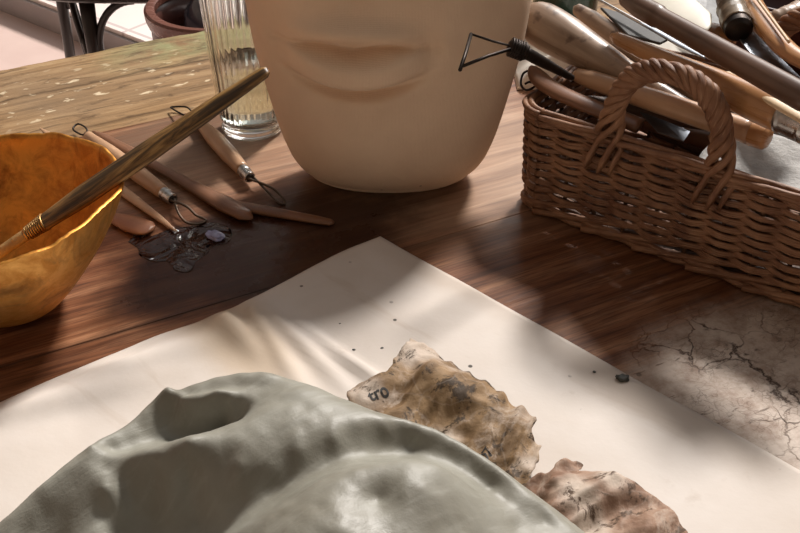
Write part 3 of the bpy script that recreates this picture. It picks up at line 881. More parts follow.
# ------------------------------------------------------------------ torn paper scraps
def pip(x, y, poly):
    ins = False; n = len(poly)
    for i in range(n):
        x0, y0 = poly[i]; x1, y1 = poly[(i+1)%n]
        if (y0 > y) != (y1 > y) and x < (x1-x0)*(y-y0)/(y1-y0)+x0: ins = not ins
    return ins
def scrap(name, label, outline, hfun, mat, origin, step=.0016):
    poly = []
    for (px, py, z) in outline:
        q = G(px, py, z); poly.append((q.x, q.y))
    # jagged torn outline
    jag = []
    for i in range(len(poly)):
        a_, b_ = V((*poly[i],0)), V((*poly[(i+1)%len(poly)],0)); k = max(2, int((b_-a_).length/.004))
        for j in range(k):
            p = a_.lerp(b_, j/k); nn = (b_-a_).normalized(); nn = V((-nn.y, nn.x, 0))
            jag.append(tuple((p+nn*(.0022*mn.noise(V((p.x*170,p.y*170,3)))))[:2]))
    xs = [p[0] for p in jag]; ys = [p[1] for p in jag]
    bm = bmesh.new(); vs = {}
    nx = int((max(xs)-min(xs))/step)+2; ny = int((max(ys)-min(ys))/step)+2
    for i in range(nx):
        for j in range(ny):
            x, y = min(xs)+i*step, min(ys)+j*step
            if pip(x, y, jag):
                vs[(i,j)] = bm.verts.new((x, y, hfun(x, y)))
    for (i,j) in list(vs):
        k = [(i,j),(i+1,j),(i+1,j+1),(i,j+1)]
        if all(q in vs for q in k): bm.faces.new([vs[q] for q in k])
    bmesh.ops.delete(bm, geom=[v for v in bm.verts if not v.link_faces], context='VERTS')
    # pull the boundary onto the outline to soften the grid steps
    bv = [v for v in bm.verts if v.is_boundary]
    for _ in range(2):
        new = {}
        for v in bv:
            nb = [e.other_vert(v).co for e in v.link_edges if e.is_boundary]
            if len(nb) == 2: new[v] = v.co*.5+(nb[0]+nb[1])*.25
        for v, c in new.items(): v.co = c
    o = obj(name, bm, mat, None, True, origin)
    so = o.modifiers.new('s', 'SOLIDIFY'); so.thickness = .0004; so.offset = 0
    return tag(o, label, 'paper scrap')
def fold(x, y, sc, seed):
    # faceted crumple
    d, p = mn.voronoi(V((x*sc, y*sc, seed)))
    return d[0]
s1o = [(345,402,.006),(358,388,.010),(386,380,.012),(396,362,.014),(405,345,.014),(413,336,.014),(424,343,.014),(455,364,.012),(490,391,.010),(515,410,.008),(538,425,.006),(532,440,.006),(541,452,.006),(538,470,.006),(528,490,.006),(490,520,.004),(420,480,.006),(350,430,.006)]
O1 = G(440,420,0)
def h1(x, y):
    z = .006
    q = G(405,350,.010); z += .010*g2(x, y, q.x, q.y, .05, .012, -1.05)
    q = G(450,395,.012); z += .012*g2(x, y, q.x, q.y, .050, .016, -.5)
    q = G(370,395,.012); z += .006*g2(x, y, q.x, q.y, .02, .008, .5)
    z += .007*(fold(x, y, 18, 1.3)-.35) + .010*(.3-abs(mn.noise(V(((x*.5+y*.87)*14,(x*.87-y*.5)*60,8))))) + .004*(.5-abs(mn.noise(V((x*70,y*70,8)))))
    return max(.0042, z)
def news(name, blobs, hi=False):
    return news_mat(name, (.28,.18,.095), (.16,.095,.045), (.055,.035,.02), blobs)
q1 = G(405,350,.012)-O1; q2 = G(420,362,.012)-O1; q3 = G(365,400,.01)-O1; q4 = G(530,465,.01)-O1; q5 = G(445,440,.01)-O1
sc1 = scrap('newspaper_scrap', 'brown stained torn newspaper scrap sticking out behind the clay', s1o, h1, news('stained_newsprint', [((q1.x,q1.y),.020),((q2.x,q2.y),.016),((q3.x,q3.y),.012),((q4.x,q4.y),.008),((q5.x,q5.y),.011)]), O1)
s2o = [(520,492,.006),(536,478,.008),(548,480,.010),(560,464,.012),(586,462,.014),(580,474,.012),(600,482,.010),(625,487,.010),(650,498,.008),(668,512,.006),(684,536,.004),(690,560,.003),(600,580,.003),(540,540,.004)]
O2 = G(600,510,0)
def h2(x, y):
    z = .005
    q = G(590,500,.01); z += .012*g2(x, y, q.x, q.y, .030, .010, .6)
    q = G(560,480,.01); z += .008*g2(x, y, q.x, q.y, .016, .008, 1.0)
    q = G(620,520,.01); z += .006*g2(x, y, q.x, q.y, .05, .02, -.5)
    z += .008*(fold(x, y, 20, 2.7)-.35) + .013*(.3-abs(mn.noise(V(((x*.8+y*.6)*16,(x*.6-y*.8)*60,8))))) + .004*(.5-abs(mn.noise(V((x*70,y*70,8)))))
    return max(.0042, z)
q1 = G(575,505,.01)-O2; q2 = G(610,490,.01)-O2; q3 = G(590,530,.01)-O2
m2 = news_mat('pinkish_newsprint', (.33,.215,.15), (.21,.12,.078), (.09,.055,.035), [((q1.x,q1.y),.012),((q2.x,q2.y),.010),((q3.x,q3.y),.012)])
sc2 = scrap('newspaper_scrap', 'pinkish brown crumpled paper scrap at the right end of the clay', s2o, h2, m2, O2)
M_INK = simple('printing_ink', (.02,.018,.016), (.035,.03,.028), 30, .7, 0)
def text(name, body, pos, size, rotz, parent, hf):
    cu = bpy.data.curves.new(name, 'FONT'); cu.body = body; cu.size = size; cu.extrude = .0001; cu.offset = size*.02; cu.align_x = 'CENTER'
    o = bpy.data.objects.new(name, cu); C.objects.link(o); cu.materials.append(M_INK)
    dg = bpy.context.evaluated_depsgraph_get()
    me = bpy.data.meshes.new_from_object(o.evaluated_get(dg)); bpy.data.objects.remove(o)
    bm = bmesh.new(); bm.from_mesh(me)
    bmesh.ops.subdivide_edges(bm, edges=[e for e in bm.edges if e.calc_length() > size*.15], cuts=2)
    c, s = math.cos(rotz), math.sin(rotz)
    for v in bm.verts:
        x = pos.x + v.co.x*c - v.co.y*s; y = pos.y + v.co.x*s + v.co.y*c
        v.co = V((x, y, hf(x, y) + .0005 + v.co.z))
    bm2me = bpy.data.meshes.new(name); off = parent.location
    for v in bm.verts: v.co -= off
    bm.to_mesh(bm2me); bm.free()
    return finish(name, bm2me, M_INK, parent, False)
text('printed_word', 'tro', G(381,402,.012), .0125, .5, sc1, h1)['label'] = 'black printed letters tro'
text('printed_number', '07', G(490,457,.010), .011, .9, sc1, h1)['label'] = 'black printed digits 07'
bm = bmesh.new()

# ------------------------------------------------------------------ crumbs on the sheet
M_CRUMB = simple('dark_clay_crumb', (.035,.035,.03), (.07,.07,.06), 80, .6, .5)
def crumb(px, py, r, label, grp=None, name='clay_crumb'):
    bm = bmesh.new(); bmesh.ops.create_icosphere(bm, subdivisions=3, radius=1)
    q = G(px, py); q.z = max(sheet_z(q.x, q.y), .002)+r*.28
    for v in bm.verts:
        nn = 1+.5*mn.noise(v.co*1.9+V((px,0,0)))
        v.co = V((v.co.x*r*nn*1.2, v.co.y*r*nn*.9, v.co.z*r*.5*nn)) + q
    o = obj(name, bm, M_CRUMB, None, True, q); return tag(o, label, 'clay crumb', grp)
crumb(622,381,.0042, 'largest dark clay crumb near the right edge of the cream sheet')
for (px, py, r, lb) in ((354,352,.0012,'tiny dark crumb on the sheet above the pointed paper scrap, left of two'),(382,351,.0012,'tiny dark crumb on the sheet above the pointed paper scrap, right of two'),
                    (340,326,.0009,'tiny crumb on the sheet nearest its far corner'),(594,374,.0011,'tiny crumb just left of the largest dark crumb')):
    crumb(px, py, r, lb, 'tiny crumbs on the cream sheet')

# ------------------------------------------------------------------ wicker basket
BC = V((.1080,.886,0)); be = V((.802,-.597,0)); bn = V((.597,.802,0))
BL, BW, BH = .40, .185, .108
def bpt(s, z, off=0.0):
    """perimeter point: s measured from front-left corner along the front; tapering body"""
    ta = .006*(1-z/BH)   # slight flare outward at the top handled below
    l, w = BL, BW; r = .022
    segs = [l-2*r, PI/2*r, w-2*r, PI/2*r, l-2*r, PI/2*r, w-2*r, PI/2*r]
    tot = sum(segs); s = s % tot
    corners = [(r,0,0),(l-r,r,-PI/2),(l,r,PI/2),(l-r,w-r,0),(l-r,w,PI),(r,w-r,PI/2),(0,w-r,-PI/2),(r,r,PI)]
    i = 0
    while s > segs[i]: s -= segs[i]; i += 1
    if i == 0: x, y, nx, ny = r+s, 0, 0, -1
    elif i == 2: x, y, nx, ny = l, r+s, 1, 0
    elif i == 4: x, y, nx, ny = l-r-s, w, 0, 1
    elif i == 6: x, y, nx, ny = 0, w-r-s, -1, 0
    else:
        cx_, cy_, a0 = {1:(l-r,r,-PI/2),3:(l-r,w-r,0),5:(r,w-r,PI/2),7:(r,r,PI)}[i]
        a = a0+s/r; nx, ny = math.cos(a), math.sin(a); x, y = cx_+r*nx, cy_+r*ny
    fl = off - .004*(1-min(1,z/BH))
    x += nx*fl; y += ny*fl
    return BC + be*x + bn*y + V((0,0,z)), (be*nx+bn*ny), tot
TOT = bpt(0,0)[2]
basket = thing('wicker_basket', 'brown woven wicker basket full of sculpting tools', 'basket', BC+be*BL/2+bn*BW/2)
nst = 38; spc = TOT/nst
rw = random.Random(11)
bm = bmesh.new()
nrow = 19; z0, z1 = .020, .096
for k in range(nrow):
    zc = z0 + (z1-z0)*k/(nrow-1); nseg = nst*7; pts_ = []; rad = []
    ph = PI*(k % 2)
    for i in range(nseg+1):
        s = TOT*i/nseg
        zz = zc + .0016*mn.noise(V((s*22, k*3.7, 0))) + .0012*mn.noise(V((s*70, k*9.7, 3)))
        o_ = .0040*math.cos(PI*s/spc+ph)
        pts_.append(bpt(s, zz, o_)[0]); rad.append(.0020+.0007*mn.noise(V((s*60, k*5.1, 8))))
    tube(bm, pts_, rad, 6, .85, caps=True)
    # doubled strand for a split-willow look
    for q_ in (1, 2):
        pts2_ = [p+V((0,0,(-.0017,.0017)[q_-1]+.0016*mn.noise(V((i*.045,k+q_*31,2)))))+V((.0012*mn.noise(V((i*.09,k,q_*9))),.0012*mn.noise(V((i*.09,k+50,q_*9))),0)) for i, p in enumerate(pts_)]
        tube(bm, pts2_, [max(.0007, .0018+.0009*mn.noise(V((i*.12,k,q_*5)))) for i in range(len(pts2_))], 5, .8)
obj('woven_side', bm, M_WICK, basket)
bm = bmesh.new()
for i in range(nst):
    s = spc*(i+.0)
    tube(bm, [bpt(s, z, 0)[0] for z in (.004,.03,.06,.09,.104)], .0021, 6)
obj('stakes', bm, M_WICKD, basket)['label'] = 'dark upright stakes'
# base border of thick slanting rods
bm = bmesh.new()
for i in range(22):
    s = TOT*i/22; Ls = TOT/22*2.1; n_ = 14
    tube(bm, [bpt(s+Ls*j/n_, .0035+.020*(j/n_)**1.1+.001*mn.noise(V((i,j*.4,0))), .0045-.005*(j/n_))[0] for j in range(n_+1)], [.0033-.0008*j/n_ for j in range(n_+1)], 7)
for k in range(2):
    tube(bm, [bpt(TOT*i/200, .0045+.005*k, .001+.0016*math.sin(i*1.1+k*2))[0] for i in range(201)], .0032, 7)
obj('base_border', bm, M_WICK, basket)
# bottom mat
bm = bmesh.new()
for k in range(22):
    y = .008+(BW-.016)*k/21
    tube(bm, [BC+be*x+bn*y+V((0,0,.006+.0014*math.sin(x*90+k*PI))) for x in [.008+(BL-.016)*i/60 for i in range(61)]], .0042, 6, .5)
obj('bottom_mat', bm, M_WICKD, basket)
# rim: three strands plaited
bm = bmesh.new()
for k in range(4):
    pts_ = []
    for i in range(361):
        s = TOT*i/360; a = s*16+k*PI/2+.5*mn.noise(V((s*20,k,4)))
        pts_.append(bpt(s, BH-.005+.0042*math.sin(a)*(.8)+.001*mn.noise(V((s*40,k,1))), .0005+.0042*math.cos(a))[0])
    tube(bm, pts_, .0029, 7)
obj('rim', bm, M_WICK, basket)
# twisted handle arches on the long sides
def handle(side_y, sgn, d0, d1, lean):
    bm = bmesh.new()
    base0 = BC+be*d0+bn*side_y; base1 = BC+be*d1+bn*side_y; mid = (base0+base1)/2; half = (d1-d0)/2
    def arc(t):   # t 0..1
        a = PI*t
        x = -math.copysign(abs(math.cos(a))**.80, math.cos(a))*half
        z = BH-.014 + .084*math.sin(a)**.72
        return mid + be*x + bn*(lean*math.sin(a)) + V((0,0,z))
    n_ = 120
    for k in range(5):
        pts_ = []; rad = []
        for i in range(n_+1):
            t = i/n_; p = arc(t); tg = (arc(min(1,t+.004))-arc(max(0,t-.004))).normalized()
            nrm = tg.cross(bn*-1).normalized(); bi = tg.cross(nrm)
            a = t*PI*9 + k*2*PI/5
            spread = 1+1.0*max(0, (abs(t-.5)*2-.72)/.28)**1.5
            R_ = .0062
            pts_.append(p + nrm*(R_*math.cos(a)*spread) + bi*(R_*.8*math.sin(a)))
            rad.append((.0043+.0004*math.sin(i*.9+k*2))*(1-.25*max(0,(abs(t-.5)*2-.8)/.2)))
        # tails running down into the weave
        tail0 = [pts_[0]+V((0,0,-.022))-be*.006+bn*sgn*.004, pts_[0]+V((0,0,-.010))-be*.003+bn*sgn*.005]
        tail1 = [pts_[-1]+V((0,0,-.010))-be*.003+bn*sgn*.005, pts_[-1]+V((0,0,-.022))-be*.006+bn*sgn*.004]
        pts_ = tail0+pts_+tail1; rad = [.002,.003]+rad+[.003,.002]
        tube(bm, pts_, rad, 8, .85)
    return bm
obj('handle', handle(-.002, -1, .090, .190, -.004), M_WICK, basket)
obj('handle', handle(BW+.002, 1, .148, .282, .004), M_WICK, basket)

# ------------------------------------------------------------------ tools in the basket
def btool(name, label, p0, p1, prof, mat, flat=1.0, bend=0, cat='clay tool', group=None, up=V((0,0,1))):
    return stick(name, label, cat, p0, p1, prof, mat, flat, bend, group, 22, up)
def prof_round(r0, r1, L, mid=None):
    a = rnd_end(r0, L, 6, True); b_ = rnd_end(r1, L, 6, False)
    return a + (mid or []) + b_
# 1 pestle with fat end
p0, p1 = G(524,14,.150), G(712,124,.120)
L = (p1-p0).length
btool('wooden_pestle', 'thick grey wooden pestle with a fat round end at the basket corner', p0, p1,
      [(0,.0005),(.01,.0085),(.03,.0145),(.06,.0185),(.10,.0208),(.16,.0215),(.25,.0205),(.40,.0165),(.55,.0125),(.75,.0095),(.95,.008),(1,.002)], W_GREY)
# 2 slim stick behind it
p0, p1 = G(574,7,.145), G(716,106,.128)
btool('wooden_stick', 'slim grey wooden stick between the fat pestle and the orange handle', p0, p1,
      [(0,.001),(.03,.006),(.15,.0088),(.6,.0092),(.95,.008),(1,.003)], W_GREY)
# 3 tool lying across the front, rounded cap at the right
p0, p1 = G(574,74,.126), G(770,139,.128); L = (p1-p0).length
t = thing('wooden_handle_tool', 'tan wooden tool handle threaded through the wicker basket handle', 'clay tool', p0)
bm = bmesh.new(); shaft(bm, p0, p0.lerp(p1,.915), [(0,.003),(.02,.0062),(.1,.0085),(.5,.0098),(.9,.0102),(1,.0102)], 24); obj('shaft', bm, W_TAN, t)
bm = bmesh.new(); shaft(bm, p0.lerp(p1,.912), p1, [(0,.0090),(.05,.0104),(.5,.0106),(.78,.0102),(.93,.0080),(1,.0050)], 24)
obj('end_cap', bm, W_ORANGE, t)['label'] = 'darker rounded orange end'
# 4 long orange handle with ferrule
p0, p1 = G(612,36,.158), G(786,117,.160); d = (p1-p0).normalized()
t = thing('carving_tool', 'long orange wooden handle with a steel ferrule running to the right edge', 'clay tool', p0)
bm = bmesh.new(); shaft(bm, p0, p1, [(0,.003),(.04,.0062),(.3,.0085),(.6,.0122),(.85,.0145),(1,.0140)], 24); obj('handle', bm, W_ORANGE, t)
bm = bmesh.new(); shaft(bm, p1-d*.002, p1+d*.024, [(0,.0145),(.1,.0150),(.2,.0143),(.8,.0138),(.9,.0142),(1,.0130)], 24); obj('ferrule', bm, S_STEEL, t)['label'] = 'steel ferrule'
bm = bmesh.new(); shaft(bm, p1+d*.023, p1+d*.085, [(0,.0125),(.5,.0135),(1,.009)], 24); obj('tip', bm, W_ORANGE, t)
# 5 dark stick on top
p0, p1 = G(621,-4,.186), G(815,104,.190)
btool('dark_wooden_stick', 'dark brown wooden stick lying uppermost across the basket tools', p0, p1,
      [(0,.003),(.03,.0072),(.12,.0098),(.22,.0102),(.24,.0090),(.6,.0098),(.95,.0105),(1,.009)], W_DARK)
# 6 pale stick
p0, p1 = G(722,72,.168), G(830,134,.172)
btool('pale_flat_stick', 'pale flat wooden stick just below the dark stick', p0, p1, [(0,.001),(.04,.0048),(.5,.0062),(1,.006)], W_PALE, .5)
# 7 white paddle
p0, p1 = G(640,-14,.150), G(706,32,.150)
btool('white_paddle', 'off-white oval scraper behind the dark stick', p0, p1, [(0,.002),(.06,.010),(.25,.019),(.55,.024),(.8,.021),(.95,.010),(1,.001)], simple('bone_white', (.74,.70,.60), (.62,.58,.48), 12, .5, .1), .22, up=V((-.1,-.5,1)))
# 8 grey spatula blade
def blade(name, label, poly, th, mat, handle_to=None, hm=None, cat='clay tool', hr=.008):
    c = sum(poly, V((0,0,0)))/len(poly)
    nrm = (poly[1]-poly[0]).cross(poly[2]-poly[0]).normalized()
    if nrm.z < 0: nrm = -nrm
    bm = bmesh.new()
    top = [bm.verts.new(p+nrm*th/2) for p in poly]; bot = [bm.verts.new(p-nrm*th/2) for p in poly]
    bm.faces.new(top); bm.faces.new(bot[::-1]); n = len(poly)
    for i in range(n): bm.faces.new((top[i], bot[i], bot[(i+1)%n], top[(i+1)%n]))
    t = thing(name, label, cat, poly[0])
    bl = obj('blade', bm, mat, t, False)
    bv = bl.modifiers.new('b','BEVEL'); bv.width = th*.3; bv.segments = 2
    if handle_to:
        bm = bmesh.new(); shaft(bm, handle_to[0], handle_to[1], [(0,.002),(.05,hr*.7),(.3,hr),(.7,hr*1.1),(.95,hr*.8),(1,.002)], 18); obj('handle', bm, hm, t)
    return t
blade('steel_scraper', 'blue-grey steel scraper blade running diagonally at the far right of the basket',
      [G(735,34,.150), G(752,30,.150), G(815,92,.150), G(800,106,.150), G(768,78,.150)], .0016, S_BLUE)
# round-ended dark metal knob above the scraper
p0, p1 = G(722,-16,.170), G(740,32,.158)
t = thing('palette_knife', 'dark metal-capped wooden tool end pointing down at the scraper blade', 'clay tool', p0)
bm = bmesh.new(); shaft(bm, p0, p0.lerp(p1,.55), [(0,.009),(.5,.0105),(1,.0120)], 20); obj('handle', bm, W_DARK, t)
bm = bmesh.new(); shaft(bm, p0.lerp(p1,.5), p0.lerp(p1,.86), [(0,.0128),(.1,.0140),(.3,.0130),(.6,.0142),(1,.0138)], 22); obj('ferrule', bm, simple('worn_bronze', (.10,.07,.045), (.30,.23,.16), 45, .3, .3), t)['label'] = 'worn brown collar'
bm = bmesh.new(); shaft(bm, p0.lerp(p1,.84), p1, [(0,.0128),(.7,.0125),(1,.009)], 22); obj('tip', bm, S_DARK, t)
# flat dark blade behind, left of the knob
blade('dark_spatula', 'flat dark grey metal spatula behind the white oval scraper',
      [G(676,-10,.140), G(708,-12,.140), G(736,28,.138), G(722,38,.136), G(704,30,.136)], .002, metal('dark_gunmetal', (.10,.10,.10), .4))
# orange rounded block
p0, p1 = G(700,30,.135), G(734,44,.132)
btool('cork_block', 'small salmon coloured wooden knob between the white scraper and the steel blade', p0, p1, [(0,.004),(.1,.012),(.5,.0145),(.9,.011),(1,.004)], W_ORANGE, .8)
# black blade with steel edge
blade('black_knife', 'narrow black blade with a bright steel edge in the middle of the basket',
      [G(600,8,.152), G(622,14,.152), G(668,40,.150), G(660,44,.150), G(628,36,.150)], .003, simple('black_blade', (.02,.018,.018), (.05,.045,.04), 30, .65, .2))
# thin steel rods
btool('steel_rod', 'thin bright steel rod crossing above the black blade', G(596,-2,.160), G(700,56,.158), [(0,.0012),(.5,.0016),(.8,.0022),(1,.0012)], S_STEEL)
btool('steel_needle', 'thin pale steel spatula just under the dark stick', G(640,22,.160), G(706,58,.160), [(0,.001),(.3,.003),(.7,.0045),(1,.002)], S_BLUE, .4)
# wire-ended triangular tool
f0, f1 = G(508,46,.182), G(527,53,.176)
t = thing('triangle_wire_tool', 'sculpting tool with a dark triangular wire loop sticking out over the plaster face', 'clay tool', f1)
d = (f1-f0).normalized()
bm = bmesh.new(); tri = [G(511,46,.183), G(492,41,.184), G(471,34,.185), G(466,52,.183), G(460,70,.181), G(463,66,.182), G(488,56,.182), G(511,49,.182)]
pt = [tri[0], tri[2], tri[4]]
tube(bm, [tri[0], tri[1], tri[2]+(tri[1]-tri[2])*.03], .0010, 7); tube(bm, [tri[2], tri[3], tri[4]], .0016, 7); tube(bm, [tri[5], tri[6], tri[7]], .0014, 7)
obj('wire_loop', bm, S_DARK, t)
bm = bmesh.new(); shaft(bm, f0, f1, [(0,.004),(.1,.0068),(.5,.0075),(.9,.0070),(1,.006)], 16)
for k in range(6):
    p = f0.lerp(f1, .15+.13*k); s1 = d.cross(V((0,0,1))).normalized(); u1 = s1.cross(d)
    tube(bm, [p+s1*.0074*math.cos(q)+u1*.0074*math.sin(q) for q in [2*PI*i/14 for i in range(15)]], .0010, 6)
obj('wire_binding', bm, S_DARK, t)
bm = bmesh.new(); shaft(bm, f1-d*.002, G(572,78,.140), [(0,.0050),(.2,.0052),(1,.003)], 16); obj('handle', bm, S_DARK, t)
# curved boxwood spoon below it with bright edge
bm = bmesh.new(); cv = catmull([G(531,66,.118), G(543,82,.117), G(562,94,.116), G(590,106,.114), G(640,126,.108)], 8)
tube(bm, cv, [max(.0008, .0100*math.sin(min(1,(i+.6)/8)*PI/2)) for i in range(len(cv))], 18, .55)
o = obj('curved_wooden_spoon', bm, W_BROWN, None, True, cv[0]); tag(o, 'curved brown wooden spoon leaning on the left end of the basket rim', 'clay tool')
# loose wire coil at the basket corner
bm = bmesh.new(); tube(bm, catmull([G(530,70,.116), G(523,74,.114), G(521,84,.112), G(526,90,.1115), G(535,86,.113), G(530,82,.115), G(525,84,.114)], 8), .0011, 7)
o = obj('wire_coil', bm, S_DARK); tag(o, 'small dark wire curl at the left corner of the basket rim', 'wire')
# grey pumice block and blade lower right inside the basket
bm = bmesh.new()
cB = BC+be*.245+bn*.055+V((0,0,.078)); rotB = Matrix((be, bn, V((0,0,1)))).transposed() @ Matrix.Rotation(.12, 3, 'X')
vv = box(bm, (0,0,0), (.17,.075,.040)); bmesh.ops.subdivide_edges(bm, edges=bm.edges[:], cuts=14, use_grid_fill=True)
for v in bm.verts:
    n3 = v.co.normalized(); v.co += n3*(.003*mn.noise(v.co*60)+.0015*mn.noise(v.co*160))
    v.co = rotB @ v.co + cB
o = obj('pumice_block', bm, simple('grey_pumice', (.34,.33,.32), (.50,.49,.47), 60, .9, .8, .002)); tag(o, 'rough grey pumice block inside the basket beneath the tools', 'block')
blade('putty_knife', 'shiny bluish steel blade wedged in the basket below the tan handle',
      [G(640,112,.106), G(664,121,.104), G(690,132,.100), G(684,141,.096), G(658,132,.098)], .0014, S_BLUE)
# filler tools lower in the basket
gl = ['brown wooden stick deep in the basket nearest its left corner','brown wooden stick deep in the basket behind the steel blade','brown wooden stick deep in the basket beneath the long orange handle']
for i, (a_, b_) in enumerate(((( .03,.05),(.24,.15)), ((.02,.11),(.30,.12)), ((.06,.15),(.36,.10)))):
    p0 = BC+be*a_[0]+bn*a_[1]+V((0,0,(.098,.070,.042)[i])); p1 = BC+be*b_[0]+bn*b_[1]+V((0,0,(.086,.058,.042)[i]))
    btool('wooden_stick', gl[i], p0, p1, [(0,.003),(.05,.008),(.5,.010),(1,.007)], [W_DARK, W_BROWN, W_DARK][i], group='sticks deep in the basket')
# curved wooden caliper arm at far right
bm = bmesh.new(); cv = catmull([G(745,-16,.165), G(756,8,.165), G(772,34,.164), G(792,54,.163), G(822,70,.162)], 10)
tube(bm, cv, [.0075+.003*math.sin(i/len(cv)*PI) for i in range(len(cv))], 16, .7)
o = obj('wooden_strip', bm, W_ORANGE, None, True, cv[0]); tag(o, 'curved orange wooden strip bending along the right edge above the basket', 'wooden strip')
btool('light_rod', 'thin light rod lying along the curved orange strip', G(752,-8,.176), G(789,42,.174), [(0,.0012),(1,.0014)], W_PALE)

# dark bowl with driftwood behind the basket, far right
q = V((.475,1.22,0))
bm = bmesh.new(); lathe(bm, [(0,.0003),(.055,.0003),(.07,.006),(.10,.04),(.115,.08),(.118,.098),(.115,.100),(.111,.097),(.108,.08),(.093,.042),(.06,.014),(0,.010)], 64, q)
o = obj('dark_bowl', bm, simple('dark_plum_glaze', (.045,.018,.018), (.08,.03,.028), 10, .3, .1), None, True, q); tag(o, 'dark plum brown bowl behind the right end of the basket', 'bowl')
bm = bmesh.new(); cv = catmull([G(762,30,.12), G(774,22,.135), G(786,17,.14), G(800,12,.14), G(826,8,.125)], 8)
tube(bm, cv, [.0105+.0035*mn.noise(V((i*.5,0,0))) for i in range(len(cv))], 12)
o = obj('driftwood', bm, W_GREY, None, True, cv[0]); tag(o, 'short gnarled piece of driftwood at the top right corner', 'driftwood')
# crumpled pale cloth and dark green jar behind the pestle
bm = bmesh.new(); q = V((.243,1.195,.0))
nn = 60; gr_ = []
for i in range(nn+1):
    row = []
    for j in range(nn+1):
        x = (i/nn-.5)*.22; y = (j/nn-.5)*.12
        dd = max(abs(x)/.11, abs(y)/.06)
        z = .045*(1-dd**3)+.020*(mn.noise(V((x*28,y*28,1))))*(1-dd**4)+.001
        row.append(bm.verts.new((q.x+x, q.y+y, max(.001,z))))
    gr_.append(row)
for i in range(nn):
    for j in range(nn): bm.faces.new((gr_[i][j], gr_[i+1][j], gr_[i+1][j+1], gr_[i][j+1]))
o = obj('rag', bm, simple('pale_rag', (.62,.58,.52), (.5,.46,.40), 20, .9, .3), None, True, q); so = o.modifiers.new('s','SOLIDIFY'); so.thickness = .001
tag(o, 'crumpled pale rag on the table behind the basket', 'rag')
q = V((.205,1.30,0))
bm = bmesh.new(); lathe(bm, [(0,.0003),(.036,.0003),(.04,.004),(.04,.075),(.036,.085),(.03,.09),(.03,.105),(0,.105)], 48, q)
o = obj('green_jar', bm, simple('dark_green_glaze', (.02,.045,.03), (.035,.06,.04), 14, .2, .05), None, True, q); tag(o, 'dark green jar behind the fat pestle end', 'jar')

# ------------------------------------------------------------------ bentwood chair
chair = thing('bentwood_chair', 'dark brown bentwood chair beyond the far edge of the table', 'chair', (-.52,2.40,-.75))
FL, FR, BLg, BR = V((-.664,2.22,0)), V((-.375,2.22,0)), V((-.803,2.50,0)), V((-.24,2.52,0))
sc_ = V((-.540,2.375,-.292))
def seat_pt(a, r=1.0): 
    c, s = math.cos(a), math.sin(a)
    return sc_ + V((.285*r*math.copysign(abs(c)**.6, c), .205*r*math.copysign(abs(s)**.6, s), 0))
bm = bmesh.new()
tube(bm, [seat_pt(2*PI*i/72)+V((0,0,.008)) for i in range(73)], .020, 12, .95, caps=False)
bmesh.ops.remove_doubles(bm, verts=bm.verts, dist=1e-5)
obj('seat_ring', bm, W_CHAIR, chair)
bm = bmesh.new(); r0 = [bm.verts.new(seat_pt(2*PI*i/72, .95)+V((0,0,.016))) for i in range(72)]; r1 = [bm.verts.new(seat_pt(2*PI*i/72, .95)+V((0,0,.004))) for i in range(72)]
bm.faces.new(r0); bm.faces.new(r1[::-1])
for i in range(72): bm.faces.new((r0[i], r1[i], r1[(i+1)%72], r0[(i+1)%72]))
obj('seat', bm, W_CHAIR, chair)
for q, rr_ in ((FL,.0135),(FR,.0135),(BLg,.0135),(BR,.0135)):
    bm = bmesh.new(); o2 = (q-V((sc_.x,sc_.y,0)))*.06
    tube(bm, [V((q.x,q.y,-.31)), V((q.x,q.y,-.45))+o2*.3, V((q.x,q.y,-.7499))+o2], [rr_*1.25,rr_,rr_*.8], 14)
    obj('leg', bm, W_CHAIR, chair)
for (q, q2) in ((FL, FR), (FR, FL), (BLg, BR), (BR, BLg)):
    d = (q2-q).normalized(); bm = bmesh.new()
    pts_ = [q+d*.012+V((0,0,-.445))] + [q + d*(.012+.088*(1-math.cos(a))) + V((0,0,-.425+.108*math.sin(a))) for a in [PI/2*i/12 for i in range(13)]]
    tube(bm, pts_, .0085, 10); obj('brace', bm, W_CHAIR, chair)
bm = bmesh.new(); tube(bm, catmull([V((-.790,2.46,-.310)), V((-.750,2.38,-.35)), V((-.684,2.24,-.45))], 8), .0085, 10); obj('brace', bm, W_CHAIR, chair)
bm = bmesh.new(); tube(bm, catmull([V((-.735,2.36,-.30)), V((-.720,2.30,-.37)), V((-.679,2.235,-.50))], 8), .007, 10); obj('brace', bm, W_CHAIR, chair)
bm = bmesh.new(); tube(bm, catmull([BLg+V((0,.01,-.30)), BLg+V((0,.05,-.1)), BLg+V((.02,.09,.10)), V((-.53,2.62,.19)), BR+V((-.02,.09,.10)), BR+V((0,.05,-.1)), BR+V((0,.01,-.30))], 10), .014, 12); obj('back_hoop', bm, W_CHAIR, chair)

# ------------------------------------------------------------------ tub with a dark jug
tq = V((-.338,1.905,-.75))
tub = thing('wooden_tub', 'reddish brown round tub beyond the far table edge behind the glass', 'tub', tq)
bm = bmesh.new(); Ht = .55
prof = [(0,0),(.098,0),(.100,.004)]+[(.100+.016*i/10, .004+(Ht-.075)*i/10) for i in range(1,11)]
lathe(bm, prof+[(.118,Ht-.05),(.118,Ht-.012),(.112,Ht-.012),(.110,Ht-.06),(.094,.03),(0,.03)], 72, tq)
obj('body', bm, W_TUB, tub)
bm = bmesh.new(); lathe(bm, [(.108,Ht-.014),(.108,Ht-.002),(.113,Ht),(.123,Ht),(.127,Ht-.004),(.126,Ht-.018),(.122,Ht-.030),(.117,Ht-.032),(.117,Ht-.014),(.108,Ht-.014)], 72, tq)
sharp(obj('rim', bm, wood('red_brown_rim', (.12,.046,.034), (.19,.082,.062), .3, uv=False), tub))
